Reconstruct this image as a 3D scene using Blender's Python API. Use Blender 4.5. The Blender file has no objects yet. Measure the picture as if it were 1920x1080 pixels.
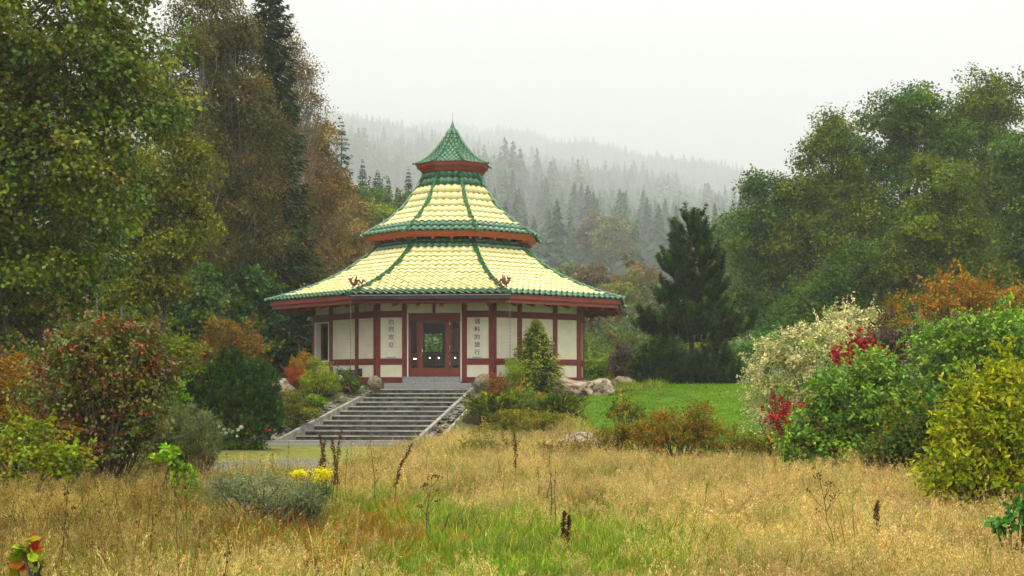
import bpy, math, random
import numpy as np
from mathutils import Vector, Matrix, Euler

# ------------------------------------------------------------------ camera, world, sun, exposure
SC = bpy.context.scene
COL = SC.collection
F = 2667.0            # focal length in pixels of the 1920 wide photograph (50 mm on 36 mm)
HZ = 722.0            # horizon row in the photograph
EYE = 1.75
cam_d = bpy.data.cameras.new('camera'); cam = bpy.data.objects.new('camera', cam_d); COL.objects.link(cam)
cam_d.sensor_width = 36.0; cam_d.lens = 36.0 * F / 1920.0
cam_d.shift_y = (HZ - 540.0) / 1920.0
cam_d.clip_start = 0.1; cam_d.clip_end = 14000.0
cam.location = (0, 0, EYE); cam.rotation_euler = (math.radians(90), 0, 0)
SC.camera = cam

SUN_EL, SUN_ROT = math.radians(74), math.radians(200)
world = bpy.data.worlds.new('World'); SC.world = world; world.use_nodes = True
nt = world.node_tree; nt.nodes.clear()
w_out = nt.nodes.new('ShaderNodeOutputWorld'); w_bg = nt.nodes.new('ShaderNodeBackground')
w_sky = nt.nodes.new('ShaderNodeTexSky'); w_sky.sky_type = 'NISHITA'; w_sky.sun_disc = False
w_sky.sun_elevation = SUN_EL; w_sky.sun_rotation = SUN_ROT; w_sky.air_density = 1.0; w_sky.dust_density = 8.0; w_sky.ozone_density = 1.0
w_hsv = nt.nodes.new('ShaderNodeHueSaturation'); w_hsv.inputs['Saturation'].default_value = 0.15
# standard overcast sky: radiance rises smoothly from the horizon to the zenith
w_tc = nt.nodes.new('ShaderNodeTexCoord'); w_sep = nt.nodes.new('ShaderNodeSeparateXYZ')
w_mr = nt.nodes.new('ShaderNodeMapRange'); w_mr.inputs['From Min'].default_value = 0; w_mr.inputs['From Max'].default_value = 1
w_mr.inputs['To Min'].default_value = 7.0; w_mr.inputs['To Max'].default_value = 22.0
w_comb = nt.nodes.new('ShaderNodeMix'); w_comb.data_type = 'RGBA'; w_comb.inputs['Factor'].default_value = 0.85
w_col = nt.nodes.new('ShaderNodeVectorMath'); w_col.operation = 'MULTIPLY'; w_col.inputs[1].default_value = (0.985, 1.0, 0.99)
nt.links.new(w_tc.outputs['Generated'], w_sep.inputs[0]); nt.links.new(w_sep.outputs['Z'], w_mr.inputs['Value'])
nt.links.new(w_mr.outputs['Result'], w_col.inputs[0])
nt.links.new(w_sky.outputs[0], w_hsv.inputs['Color'])
nt.links.new(w_hsv.outputs[0], w_comb.inputs['A']); nt.links.new(w_col.outputs[0], w_comb.inputs['B'])
nt.links.new(w_comb.outputs['Result'], w_bg.inputs['Color']); w_bg.inputs['Strength'].default_value = 0.1
nt.links.new(w_bg.outputs[0], w_out.inputs['Surface'])

sun_d = bpy.data.lights.new('sun', 'SUN'); sun = bpy.data.objects.new('sun', sun_d); COL.objects.link(sun)
sun_d.energy = 1.5; sun_d.angle = math.radians(35); sun_d.color = (1.0, 0.94, 0.84)
sun.rotation_euler = (math.radians(90) - SUN_EL, 0, math.radians(-30)); sun.location = (-20, -20, 60)

SC.view_settings.view_transform = 'Standard'; SC.view_settings.look = 'None'
SC.view_settings.exposure = 0.86; SC.view_settings.gamma = 1.0; SC.view_settings.use_curve_mapping = False
SC.render.engine = 'CYCLES'
cy = SC.cycles
cy.max_bounces = 6; cy.diffuse_bounces = 3; cy.glossy_bounces = 3; cy.transmission_bounces = 4
cy.transparent_max_bounces = 8; cy.volume_bounces = 1
cy.use_denoising = True; cy.denoiser = 'OPENIMAGEDENOISE'; cy.denoising_input_passes = 'RGB_ALBEDO_NORMAL'
cy.use_adaptive_sampling = False
HAZE_DENSITY = 0.00048

# ------------------------------------------------------------------ helpers
def PX(x, D): return (x - 960.0) / F * D
def PZ(y, D): return EYE + (HZ - y) / F * D
def sm(t):
    t = np.clip(t, 0, 1); return t * t * (3 - 2 * t)
def lerp(a, b, t): return a + (b - a) * t

def np_mesh(name, V, Fs, C=None, smooth=False):
    """V (n,3); Fs list of integer arrays (m,k); C (n,3) vertex colours"""
    me = bpy.data.meshes.new(name)
    V = np.asarray(V, dtype=np.float32)
    me.vertices.add(len(V)); me.vertices.foreach_set('co', V.ravel())
    idx = np.concatenate([np.asarray(f, dtype=np.int32).ravel() for f in Fs])
    tot = np.concatenate([np.full(len(f), np.asarray(f).shape[1], dtype=np.int32) for f in Fs])
    st = np.concatenate([[0], np.cumsum(tot)[:-1]]).astype(np.int32)
    me.loops.add(len(idx)); me.loops.foreach_set('vertex_index', idx)
    me.polygons.add(len(tot)); me.polygons.foreach_set('loop_start', st)
    if smooth: me.polygons.foreach_set('use_smooth', np.ones(len(tot), dtype=bool))
    if C is not None:
        at = me.color_attributes.new('col', 'FLOAT_COLOR', 'POINT')
        C4 = np.ones((len(V), 4), dtype=np.float32); C4[:, :3] = C
        at.data.foreach_set('color', C4.ravel())
    me.update(calc_edges=True)
    return me

def link(name, me, mat=None, parent=None):
    o = bpy.data.objects.new(name, me); COL.objects.link(o)
    if mat is not None and me is not None and len(me.materials) == 0: me.materials.append(mat)
    if parent is not None: o.parent = parent
    return o
def tag(o, label=None, cat=None, group=None, kind=None):
    if label: o['label'] = label
    if cat: o['category'] = cat
    if group: o['group'] = group
    if kind: o['kind'] = kind
    return o
def empty(name, loc, rz=0.0, label=None, cat=None, group=None):
    o = bpy.data.objects.new(name, None); COL.objects.link(o)
    o.location = loc; o.rotation_euler = (0, 0, rz); o.empty_display_size = 0.2
    return tag(o, label, cat, group)

class MB:
    """collects boxes, prisms and tubes into one mesh"""
    def __init__(s): s.v = []; s.f = []
    def add(s, vs, fs):
        b = len(s.v); s.v += [tuple(v) for v in vs]; s.f += [tuple(i + b for i in f) for f in fs]; return s
    def box(s, x0, x1, y0, y1, z0, z1, M=None):
        vs = [Vector((x, y, z)) for z in (z0, z1) for y in (y0, y1) for x in (x0, x1)]
        if M is not None: vs = [M @ v for v in vs]
        return s.add(vs, [(0, 2, 3, 1), (4, 5, 7, 6), (0, 1, 5, 4), (2, 6, 7, 3), (0, 4, 6, 2), (1, 3, 7, 5)])
    def hexa(s, p):   # eight corners: bottom ring 0-3, top ring 4-7
        return s.add(p, [(3, 2, 1, 0), (4, 5, 6, 7), (0, 1, 5, 4), (1, 2, 6, 5), (2, 3, 7, 6), (3, 0, 4, 7)])
    def tube(s, pts, rad, n=6, cap=True):
        pts = [Vector(p) for p in pts]
        if not hasattr(rad, '__len__'): rad = [rad] * len(pts)
        b = len(s.v); up = Vector((0.13, 0.21, 0.97))
        for i, p in enumerate(pts):
            d = (pts[min(i + 1, len(pts) - 1)] - pts[max(i - 1, 0)]).normalized()
            a = d.cross(up)
            if a.length < 0.05: a = d.cross(Vector((1, 0, 0)))
            a.normalize(); c = d.cross(a)
            for k in range(n):
                t = 2 * math.pi * k / n
                s.v.append(tuple(p + (a * math.cos(t) + c * math.sin(t)) * rad[i]))
        for i in range(len(pts) - 1):
            for k in range(n):
                q = b + i * n; s.f.append((q + k, q + (k + 1) % n, q + n + (k + 1) % n, q + n + k))
        if cap:
            s.f.append(tuple(b + k for k in reversed(range(n))))
            s.f.append(tuple(b + (len(pts) - 1) * n + k for k in range(n)))
        return s
    def mesh(s, name, smooth=False):
        me = bpy.data.meshes.new(name); me.from_pydata(s.v, [], s.f); me.update()
        if smooth: me.polygons.foreach_set('use_smooth', np.ones(len(me.polygons), dtype=bool))
        return me
    def build(s, name, mat, parent=None, smooth=False, bevel=0.0):
        o = link(name, s.mesh(name, smooth), mat, parent)
        if bevel:
            m = o.modifiers.new('bevel', 'BEVEL'); m.width = bevel; m.segments = 1; m.limit_method = 'ANGLE'
        return o

# ------------------------------------------------------------------ materials
def mat_new(name):
    m = bpy.data.materials.new(name); m.use_nodes = True; n = m.node_tree
    b = n.nodes['Principled BSDF']; return m, n, b
def noise_mat(name, c1, c2, scale=4.0, rough=0.7, bump=0.0, detail=6.0, coord='Object', c3=None, bscale=None, spec=0.4, coat=0.0, pos=(0.35, 0.68)):
    m, n, b = mat_new(name)
    tc = n.nodes.new('ShaderNodeTexCoord'); nz = n.nodes.new('ShaderNodeTexNoise'); rp = n.nodes.new('ShaderNodeValToRGB')
    nz.inputs['Scale'].default_value = scale; nz.inputs['Detail'].default_value = detail; nz.inputs['Roughness'].default_value = 0.65
    rp.color_ramp.elements[0].position = pos[0]; rp.color_ramp.elements[1].position = pos[1]
    rp.color_ramp.elements[0].color = (*c1, 1); rp.color_ramp.elements[1].color = (*c2, 1)
    if c3: e = rp.color_ramp.elements.new((pos[0] + pos[1]) / 2); e.color = (*c3, 1)
    src = n.nodes.new('ShaderNodeNewGeometry').outputs['Position'] if coord == 'World' else tc.outputs[coord]
    n.links.new(src, nz.inputs['Vector']); n.links.new(nz.outputs['Fac'], rp.inputs['Fac'])
    n.links.new(rp.outputs['Color'], b.inputs['Base Color'])
    b.inputs['Roughness'].default_value = rough; b.inputs['Specular IOR Level'].default_value = spec
    if coat: b.inputs['Coat Weight'].default_value = coat; b.inputs['Coat Roughness'].default_value = 0.12
    if bump:
        nb = n.nodes.new('ShaderNodeTexNoise'); nb.inputs['Scale'].default_value = bscale or scale * 3; nb.inputs['Detail'].default_value = 5
        bp = n.nodes.new('ShaderNodeBump'); bp.inputs['Strength'].default_value = bump; bp.inputs['Distance'].default_value = 0.03
        n.links.new(src, nb.inputs['Vector']); n.links.new(nb.outputs['Fac'], bp.inputs['Height']); n.links.new(bp.outputs['Normal'], b.inputs['Normal'])
    return m
def leaf_mat(name, transl=0.3, rough=0.5, spec=0.35, instancer=False):
    m, n, b = mat_new(name)
    at = n.nodes.new('ShaderNodeAttribute'); at.attribute_name = 'col'
    if instancer:
        oi = n.nodes.new('ShaderNodeAttribute'); oi.attribute_type = 'INSTANCER'; oi.attribute_name = 'tint'; src = oi.outputs['Color']
    else:
        oi = n.nodes.new('ShaderNodeObjectInfo'); src = oi.outputs['Color']
    mx = n.nodes.new('ShaderNodeMix'); mx.data_type = 'RGBA'; mx.blend_type = 'MULTIPLY'; mx.inputs['Factor'].default_value = 1
    n.links.new(at.outputs['Color'], mx.inputs['A']); n.links.new(src, mx.inputs['B'])
    n.links.new(mx.outputs['Result'], b.inputs['Base Color'])
    b.inputs['Roughness'].default_value = rough; b.inputs['Specular IOR Level'].default_value = spec
    if transl:
        tr = n.nodes.new('ShaderNodeBsdfTranslucent'); ms = n.nodes.new('ShaderNodeMixShader'); ms.inputs[0].default_value = transl
        out = n.nodes['Material Output']
        n.links.new(mx.outputs['Result'], tr.inputs['Color'])
        n.links.new(b.outputs[0], ms.inputs[1]); n.links.new(tr.outputs[0], ms.inputs[2]); n.links.new(ms.outputs[0], out.inputs['Surface'])
    return m
M = {}
M['leaf'] = leaf_mat('leaf', 0.32, 0.6, 0.14)
M['wetleaf'] = leaf_mat('wet_leaf', 0.28, 0.36, 0.28)
M['needle'] = leaf_mat('needle', 0.12, 0.7, 0.05)
M['grass'] = leaf_mat('grass_blade', 0.32, 0.6, 0.14, instancer=True)
M['farneedle'] = leaf_mat('far_needle', 0.0, 0.8, 0.1, instancer=True)
M['bark'] = noise_mat('bark', (0.035, 0.028, 0.02), (0.11, 0.09, 0.07), 6, 0.9, 0.6)
M['birch'] = noise_mat('birch_bark', (0.07, 0.06, 0.045), (0.27, 0.24, 0.19), 2.5, 0.8, 0.3)
M['stem'] = noise_mat('stem_bark', (0.03, 0.022, 0.014), (0.09, 0.065, 0.04), 9, 0.85)
M['yellow'] = noise_mat('yellow_glaze', (0.62, 0.53, 0.20), (0.84, 0.77, 0.38), 2.6, 0.28, 0.0, coat=0.4, coord='World', c3=(0.77, 0.68, 0.28), detail=8, pos=(0.25, 0.75))
M['green'] = noise_mat('green_glaze', (0.016, 0.075, 0.026), (0.06, 0.19, 0.075), 3.5, 0.24, 0.0, coat=0.5, coord='World', c3=(0.03, 0.125, 0.046), detail=8, pos=(0.3, 0.72))
M['red'] = noise_mat('red_paint', (0.14, 0.014, 0.011), (0.215, 0.022, 0.016), 2.2, 0.55, 0.3, bscale=40, coord='World')
M['redbright'] = noise_mat('red_fascia', (0.20, 0.028, 0.013), (0.27, 0.042, 0.018), 2.0, 0.5, 0.1, bscale=30)
M['orange'] = noise_mat('orange_fascia', (0.29, 0.06, 0.015), (0.38, 0.085, 0.02), 2.0, 0.5, 0.1, bscale=30)
M['door'] = noise_mat('door_red', (0.15, 0.026, 0.012), (0.20, 0.036, 0.016), 2.0, 0.4, coord='World')
M['soffit'] = noise_mat('soffit_brown', (0.11, 0.026, 0.016), (0.16, 0.036, 0.022), 3.0, 0.7)
M['cream'] = noise_mat('cream_render', (0.66, 0.60, 0.41), (0.79, 0.73, 0.53), 1.6, 0.85, 0.4, bscale=55, coord='World', pos=(0.25, 0.6), detail=9)
M['white'] = noise_mat('white_paint', (0.72, 0.70, 0.60), (0.78, 0.76, 0.68), 2, 0.6)
M['banner'] = noise_mat('banner_white', (0.70, 0.67, 0.52), (0.74, 0.71, 0.57), 2, 0.6)
M['ink'] = noise_mat('sign_red', (0.16, 0.018, 0.014), (0.2, 0.024, 0.018), 3, 0.6)
M['gutter'] = noise_mat('gutter_metal', (0.014, 0.011, 0.009), (0.03, 0.022, 0.018), 3, 0.45)
M['zinc'] = noise_mat('zinc_edge', (0.16, 0.14, 0.13), (0.22, 0.2, 0.19), 3, 0.4)
M['chain'] = noise_mat('chain_metal', (0.10, 0.085, 0.06), (0.16, 0.13, 0.10), 5, 0.5)
M['rust'] = noise_mat('rust_clay', (0.11, 0.035, 0.02), (0.21, 0.075, 0.045), 9, 0.7, 0.3)
M['chrome'], _n, _b = mat_new('chrome'); _b.inputs['Metallic'].default_value = 1; _b.inputs['Roughness'].default_value = 0.22; _b.inputs['Base Color'].default_value = (0.7, 0.7, 0.7, 1)
M['granite'] = noise_mat('granite', (0.15, 0.15, 0.14), (0.38, 0.375, 0.35), 26, 0.8, 0.3, bscale=60)
M['stairstone'] = noise_mat('mossy_stair_stone', (0.032, 0.029, 0.022), (0.15, 0.138, 0.113), 5, 0.95, 0.6, spec=0.15, c3=(0.078, 0.071, 0.056), bscale=35, coord='World')
M['stairtop'] = noise_mat('mossy_tread', (0.035, 0.033, 0.026), (0.13, 0.12, 0.10), 4, 0.95, 0.4, spec=0.15, c3=(0.07, 0.066, 0.05), bscale=35, coord='World')
M['tread'] = noise_mat('pale_tread_stone', (0.30, 0.28, 0.22), (0.54, 0.51, 0.45), 3, 0.85, 0.3, bscale=40, coord='Object')
M['kerb'] = noise_mat('kerb_stone', (0.16, 0.145, 0.11), (0.38, 0.35, 0.29), 4, 0.85, 0.3, bscale=40)
M['slate'] = noise_mat('slate_rubble', (0.08, 0.065, 0.055), (0.36, 0.31, 0.27), 3, 0.8, 0.4, c3=(0.17, 0.14, 0.12))
M['rock'] = noise_mat('buff_rock', (0.05, 0.035, 0.02), (0.47, 0.37, 0.25), 2.6, 0.92, 1.0, c3=(0.30, 0.22, 0.14), bscale=9, detail=12, pos=(0.38, 0.6))
M['mossrock'] = noise_mat('mossy_rock', (0.08, 0.075, 0.035), (0.28, 0.22, 0.15), 3, 0.92, 0.7, c3=(0.17, 0.14, 0.08), bscale=12)
M['soil'] = noise_mat('dark_soil', (0.012, 0.008, 0.005), (0.04, 0.026, 0.016), 9, 0.95, 0.9, bscale=26, spec=0.08)
M['gravel'] = noise_mat('gravel', (0.07, 0.068, 0.055), (0.26, 0.25, 0.21), 30, 0.95, 0.5, bscale=60, c3=(0.15, 0.145, 0.11), spec=0.08)
M['moss'] = noise_mat('mossy_path', (0.13, 0.13, 0.025), (0.25, 0.22, 0.065), 2.2, 0.95, 0.6, bscale=40, c3=(0.18, 0.19, 0.035), spec=0.08)
M['lawn'] = noise_mat('lawn_base', (0.055, 0.135, 0.008), (0.10, 0.20, 0.015), 1.4, 0.95, 0.5, bscale=50, spec=0.08)
M['ground'] = noise_mat('meadow_ground', (0.06, 0.065, 0.02), (0.17, 0.125, 0.055), 0.9, 0.97, 0.8, bscale=14, c3=(0.095, 0.10, 0.03), spec=0.08)
M['hill'] = noise_mat('hill_ground', (0.015, 0.03, 0.014), (0.035, 0.05, 0.022), 0.02, 0.97)
M['wood'] = noise_mat('weathered_wood', (0.06, 0.03, 0.017), (0.14, 0.075, 0.04), 4, 0.85, 0.3)
M['darkwood'] = noise_mat('dark_wood', (0.018, 0.014, 0.011), (0.05, 0.038, 0.03), 5, 0.6, 0.2)
M['interior'] = noise_mat('interior_plaster', (0.15, 0.115, 0.05), (0.20, 0.15, 0.07), 1, 0.9)
M['tilefloor'] = noise_mat('interior_floor', (0.10, 0.08, 0.06), (0.16, 0.13, 0.10), 2, 0.5)
M['steel'] = noise_mat('galvanised_steel', (0.22, 0.24, 0.26), (0.34, 0.36, 0.38), 4, 0.5)
def glass_mat():
    m, n, b = mat_new('window_glass'); n.nodes.remove(b)
    tr = n.nodes.new('ShaderNodeBsdfTransparent'); gl = n.nodes.new('ShaderNodeBsdfGlossy'); fr = n.nodes.new('ShaderNodeFresnel'); mx = n.nodes.new('ShaderNodeMixShader')
    tr.inputs['Color'].default_value = (0.93, 0.95, 0.92, 1); gl.inputs['Roughness'].default_value = 0.03; fr.inputs['IOR'].default_value = 1.22
    n.links.new(fr.outputs[0], mx.inputs[0]); n.links.new(tr.outputs[0], mx.inputs[1]); n.links.new(gl.outputs[0], mx.inputs[2])
    n.links.new(mx.outputs[0], n.nodes['Material Output'].inputs['Surface']); return m
M['glass'] = glass_mat()
def emit_mat(name, c, s):
    m, n, b = mat_new(name); b.inputs['Base Color'].default_value = (*c, 1); b.inputs['Emission Color'].default_value = (*c, 1); b.inputs['Emission Strength'].default_value = s; return m
M['bulb'] = emit_mat('lamp_bulb', (1.0, 0.86, 0.6), 9.0)
M['warm'] = emit_mat('warm_lamp', (1.0, 0.55, 0.15), 6.0)

# ------------------------------------------------------------------ terrain
def ground_h(x, y):
    x = np.asarray(x, dtype=float); y = np.asarray(y, dtype=float)
    s = sm((x + 1.2) / 5.0)
    t0 = lerp(43.4, 35.0, s); t1 = lerp(50.9, 56.0, s)
    t = np.clip((y - t0) / (t1 - t0), 0, 1)
    t = np.where(s > 0.3, lerp(t, sm(t), 0.45), t)
    z = 1.72 * t
    z = z + 0.05 * np.sin(x * 0.7 + 1.3) * np.sin(y * 0.55) * (y < 42) * np.clip((42 - y) / 6, 0, 1)
    prof = np.interp(y, [0, 66, 110, 220, 500, 1300, 2400, 3600, 5000, 5600, 7000, 7800], [0, 0, 0.4, 5, 34, 158, 347, 560, 811, 825, 700, 650])
    bump = np.clip((y - 500) / 1500, 0, 1) * (14 * np.sin(x * 0.007 + y * 0.003) + 9 * np.sin(x * 0.019 - y * 0.004 + 1) + 22 * np.sin(x * 0.0028 + 2.0 + y * 0.001))
    return z + prof * np.clip(1 - 1.08 * (x / np.maximum(y, 200) - 0.015), 0.4, 1.5) + bump
def gh(x, y): return float(ground_h(x, y))
def GD(px, y):
    d = np.linspace(28, 62, 1400); yy = HZ + (EYE - ground_h((px - 960) / F * d, d)) / d * F
    return float(d[np.argmax(yy <= y)])
def sheet(name, xs, ys, mat, off=0.0, mask=None, kind='structure', edge=None):
    X, Y = np.meshgrid(xs, ys); Z = ground_h(X, Y) + off
    if edge is not None: X, Y = edge(X, Y); Z = ground_h(X, Y) + off
    V = np.stack([X.ravel(), Y.ravel(), Z.ravel()], 1); nx = len(xs)
    i, j = np.meshgrid(np.arange(nx - 1), np.arange(len(ys) - 1)); a = (j * nx + i).ravel()
    Q = np.stack([a, a + 1, a + nx + 1, a + nx], 1)
    if mask is not None:
        c = V[Q].mean(1); Q = Q[mask(c[:, 0], c[:, 1])]
    o = link(name, np_mesh(name, V, [Q], smooth=True), mat); o['kind'] = kind; return o
def spaced(*segs):
    out = []
    for a, b, n in segs: out += list(np.linspace(a, b, n, endpoint=False))
    return np.array(out + [segs[-1][1]])
def in_stairs(x, y):
    t = np.clip((51.6 - y) / 8.0, 0, 1); xl = lerp(PX(681, 51.6), PX(478, 43.6), t); xr = lerp(PX(919, 51.6), PX(822, 43.6), t)
    return (x > xl) & (x < xr) & (y > 43.3) & (y < 52.3)
def build_ground():
    xs = spaced((-4300, -200, 30), (-200, -40, 16), (-40, -10, 30), (-10, 1, 90), (1, 40, 46), (40, 200, 16), (200, 4300, 30))
    ys = spaced((-150, 0, 10), (0, 34, 40), (34, 43, 20), (43, 53, 80), (53, 60, 12), (60, 120, 30), (120, 500, 28), (500, 7500, 80))
    X, Y = np.meshgrid(xs, ys); Z = ground_h(X, Y) - 0.14 * in_stairs(X, Y); nx = len(xs)
    t = np.clip((51.2 - Y) / 7.2, 0, 1); inner = (X > lerp(PX(711, 51.2), PX(520, 44.0), t)) & (X < lerp(PX(885, 51.2), PX(786, 44.0), t)) & (Y > 43.9) & (Y < 52.2)
    Z = Z - 0.5 * inner
    i, j = np.meshgrid(np.arange(nx - 1), np.arange(len(ys) - 1)); a = (j * nx + i).ravel()
    o = link('ground', np_mesh('ground', np.stack([X.ravel(), Y.ravel(), Z.ravel()], 1), [np.stack([a, a + 1, a + nx + 1, a + nx], 1)], smooth=True), M['ground']); o['kind'] = 'structure'
build_ground()

# lawn, soil beds, gravel path
# stair geometry (lower left, lower right, upper left, upper right), measured on the ground
ST_D0, ST_T, ST_R, ST_N = 51.2, 0.655, 0.145, 11
def stair_x(k, side):
    D = ST_D0 - k * ST_T; t = k / ST_N
    return (lerp(PX(711, ST_D0), PX(520, 44.0), t) if side < 0 else lerp(PX(885, ST_D0), PX(786, 44.0), t)), D
lawn_edge = lambda y: np.interp(y, [34, 38, 44, 50, 54, 60, 70], [5.6, 3.0, 1.9, 2.4, 5.5, 7.0, 7.2])
sheet('lawn', np.linspace(1.5, 24, 100), np.linspace(34.6, 68, 130), M['lawn'], 0.02, mask=lambda x, y: (x > lawn_edge(y)))
def bed_mask_l(x, y):
    t = np.clip((ST_D0 - y) / (ST_D0 - 44.0), 0, 1); xe = lerp(PX(711, ST_D0), PX(520, 44.0), t) - 0.75 - 0.35 * t
    return (x < xe) & (x > -13) & (y > 43.2)
sheet('soil_bed', np.linspace(-13, -4.2, 90), np.linspace(36.5, 53, 110), M['soil'], 0.02, mask=bed_mask_l)
sheet('soil_bed_upper', np.linspace(-1.6, 5.4, 60), np.linspace(40.5, 53.5, 90), M['soil'], 0.024, mask=lambda x, y: (y > 45.2 + 0.5 * np.sin(x * 3)) & (x < lawn_edge(y) + 0.25) & (x > np.interp(y, [40, 44, 51.2, 54], [-1.6, -2.0, -0.7, -0.2])))
sheet('gravel_path', np.linspace(-15, -2.5, 80), np.linspace(40.4, 42.9, 20), M['gravel'], 0.02)
sheet('mossy_path', np.linspace(-15, -2.5, 80), np.linspace(25.5, 40.4, 70), M['moss'], 0.012, mask=lambda x, y: (x < np.interp(y, [25, 33, 40.4], [-3.8, -3.3, -2.6])) & (x > np.interp(y, [25, 33, 40.4], [-5.0, -7.5, -13])))
sheet('gravel_apron', np.linspace(-8, -3.6, 50), np.linspace(27, 33, 40), M['gravel'], 0.022, mask=lambda x, y: ((x + 5.4) / 1.5) ** 2 + ((y - 30) / 2.6) ** 2 + 0.25 * np.sin(x * 5) * np.sin(y * 4) < 1)
kb = MB(); kb.box(-14, -3.2, 43.0, 43.12, -0.1, 0.07); tag(kb.build('path_kerb', M['kerb'], bevel=0.01), 'pale stone kerb edging the gravel path at the stair foot', 'kerb')

# ------------------------------------------------------------------ pavilion
PAV_X, PAV_D, PAV_A = -2.40, 57.4, math.radians(-4.9)
pav = empty('pavilion', (PAV_X, PAV_D, 1.72), PAV_A, 'octagonal pavilion with three-tiered yellow and green tiled roof and red timber walls', 'pavilion')
def PL(z_eye): return z_eye + EYE - 1.72      # height above the eye -> height in pavilion coordinates
C8, S8, T8 = math.cos(math.pi / 8), math.sin(math.pi / 8), math.tan(math.pi / 8)
RW = 5.64; AW = RW * C8; HW = RW * S8
def face_m(k): return Matrix.Rotation(k * math.pi / 4, 4, 'Z')
def hip_profile(pts, lower):
    R, Z = [], []
    az = -math.pi * 3 / 8 + PAV_A
    for x, y in pts:
        m = (x - 960) / F
        r = (PAV_X - m * PAV_D) / (-math.sin(az) - m * math.cos(az))
        Y = PAV_D - r * math.cos(az)
        R.append(r); Z.append(PL((HZ - y) / F * Y) - lower)
    R = np.array(R); Z = np.array(Z); c = np.polyfit(R, Z, 3)
    return lambda r: np.polyval(c, r), R
f_low, _r = hip_profile([(498, 561), (550, 547), (596, 531), (631, 513), (663, 497), (688, 478), (709, 460)], 0.10)
f_mid, _r = hip_profile([(680, 439), (705, 425), (726, 411), (747, 393.5), (767, 372), (779, 355), (790, 334)], 0.10)
f_top, _r = hip_profile([(774, 307), (795, 298), (813, 283.4), (827.4, 266.6), (838.3, 247.3), (845.7, 236.5)], 0.05)
def courses(f, r0, r1, n):
    rs = np.linspace(r0, r1, 400); zs = f(rs)
    ra = rs * C8; s = np.concatenate([[0], np.cumsum(np.hypot(np.diff(ra), np.diff(zs)))])
    t = np.linspace(0, s[-1], n + 1)
    return np.interp(t, s, rs), np.interp(t, s, zs), s[-1] / n
WAVE = 0.272
def tile_unit(L, w=WAVE, amp=0.038, seg=6):
    """one S-shaped pantile: x across, y up the slope, z off the roof"""
    xs = np.linspace(-w / 2, w / 2, seg + 1); wv = amp * np.cos(xs / w * 2 * math.pi)
    back = np.stack([xs, np.full_like(xs, L * 1.04), wv + 0.012], 1)
    front = np.stack([xs, np.full_like(xs, -0.03), wv + 0.066], 1)
    lip = front.copy(); lip[:, 2] -= 0.030; lip[:, 1] += 0.006
    V = np.concatenate([back, front, lip]); n = seg + 1; a = np.arange(seg)
    Q = np.concatenate([np.stack([n + a, n + a + 1, a + 1, a], 1), np.stack([2 * n + a, 2 * n + a + 1, n + a + 1, n + a], 1)])
    return V, Q
shared_tiles = {}
rest = {'yellow': ([], [], 0), 'green': ([], [], 0)}
def add_rest(key, V, Q):
    vs, fs, n = rest[key]; vs.append(V); fs.append(Q + n); rest[key] = (vs, fs, n + len(V))
tile_count = 0
trng = np.random.default_rng(5)
def tile_tier(f, r0, r1, n, green_low, green_high, single_faces, tier):
    global tile_count
    rs, zs, L = courses(f, r0, r1, n)
    V0, Q0 = tile_unit(L)
    for k in range(8):
        FM = np.array(face_m(k))[:3, :3]
        for i in range(n):
            ra0, ra1 = rs[i] * C8, rs[i + 1] * C8; z0, z1 = zs[i], zs[i + 1]
            d = np.array([0, ra0 - ra1, z1 - z0]); d /= np.linalg.norm(d)
            nrm = np.cross([1, 0, 0], d)
            key = 'green' if (i < green_low or i >= n - green_high) else 'yellow'
            half = ra0 * T8 + 0.02; m = int(half / WAVE) + 2
            for c in range(-m, m + 1):
                u0 = c * WAVE
                if abs(u0) - WAVE / 2 > half: continue
                jit = trng.normal(0, 0.003, 2)
                u = V0[:, 0] + u0
                lim = (ra0 + (ra1 - ra0) * np.clip(V0[:, 1] / L, 0, 1)) * T8 + 0.01
                inside = np.all(np.abs(u) <= lim)
                uc = np.clip(u, -lim, lim)
                if np.ptp(uc) < 0.02: continue
                P = np.stack([uc, np.full_like(uc, -ra0), np.full_like(uc, z0)], 1) + V0[:, 1:2] * d + (V0[:, 2:3] + jit[0]) * nrm
                if k in single_faces and tile_count < 300:
                    tile_count += 1
                    if inside:
                        if (tier, key) not in shared_tiles:
                            me = np_mesh('tile', V0, [Q0], smooth=False); me.materials.append(M[key]); shared_tiles[(tier, key)] = me
                        o = link('tile', shared_tiles[(tier, key)], None, pav)
                        B = Matrix(((1, 0, 0, u0), (0, d[1], nrm[1], -ra0), (0, d[2], nrm[2], z0), (0, 0, 0, 1)))
                        o.matrix_local = face_m(k) @ B @ Matrix.Translation((0, jit[1], jit[0]))
                    else:
                        link('tile', np_mesh('tile', P @ FM.T, [Q0]), M[key], pav)
                else:
                    add_rest(key, P @ FM.T, Q0)
    return rs, zs
tile_tier(f_low, 7.40, 2.75, 16, 2, 2, (0,), 'low')
tile_tier(f_mid, 3.64, 1.10, 10, 2, 2, (0,), 'mid')
for key, nm in (('yellow', 'yellow_roof_tiles'), ('green', 'green_roof_tiles')):
    vs, fs, n = rest[key]
    o = link(nm, np_mesh(nm, np.concatenate(vs), [np.concatenate(fs)]), M[key], pav); o['kind'] = 'stuff'
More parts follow.
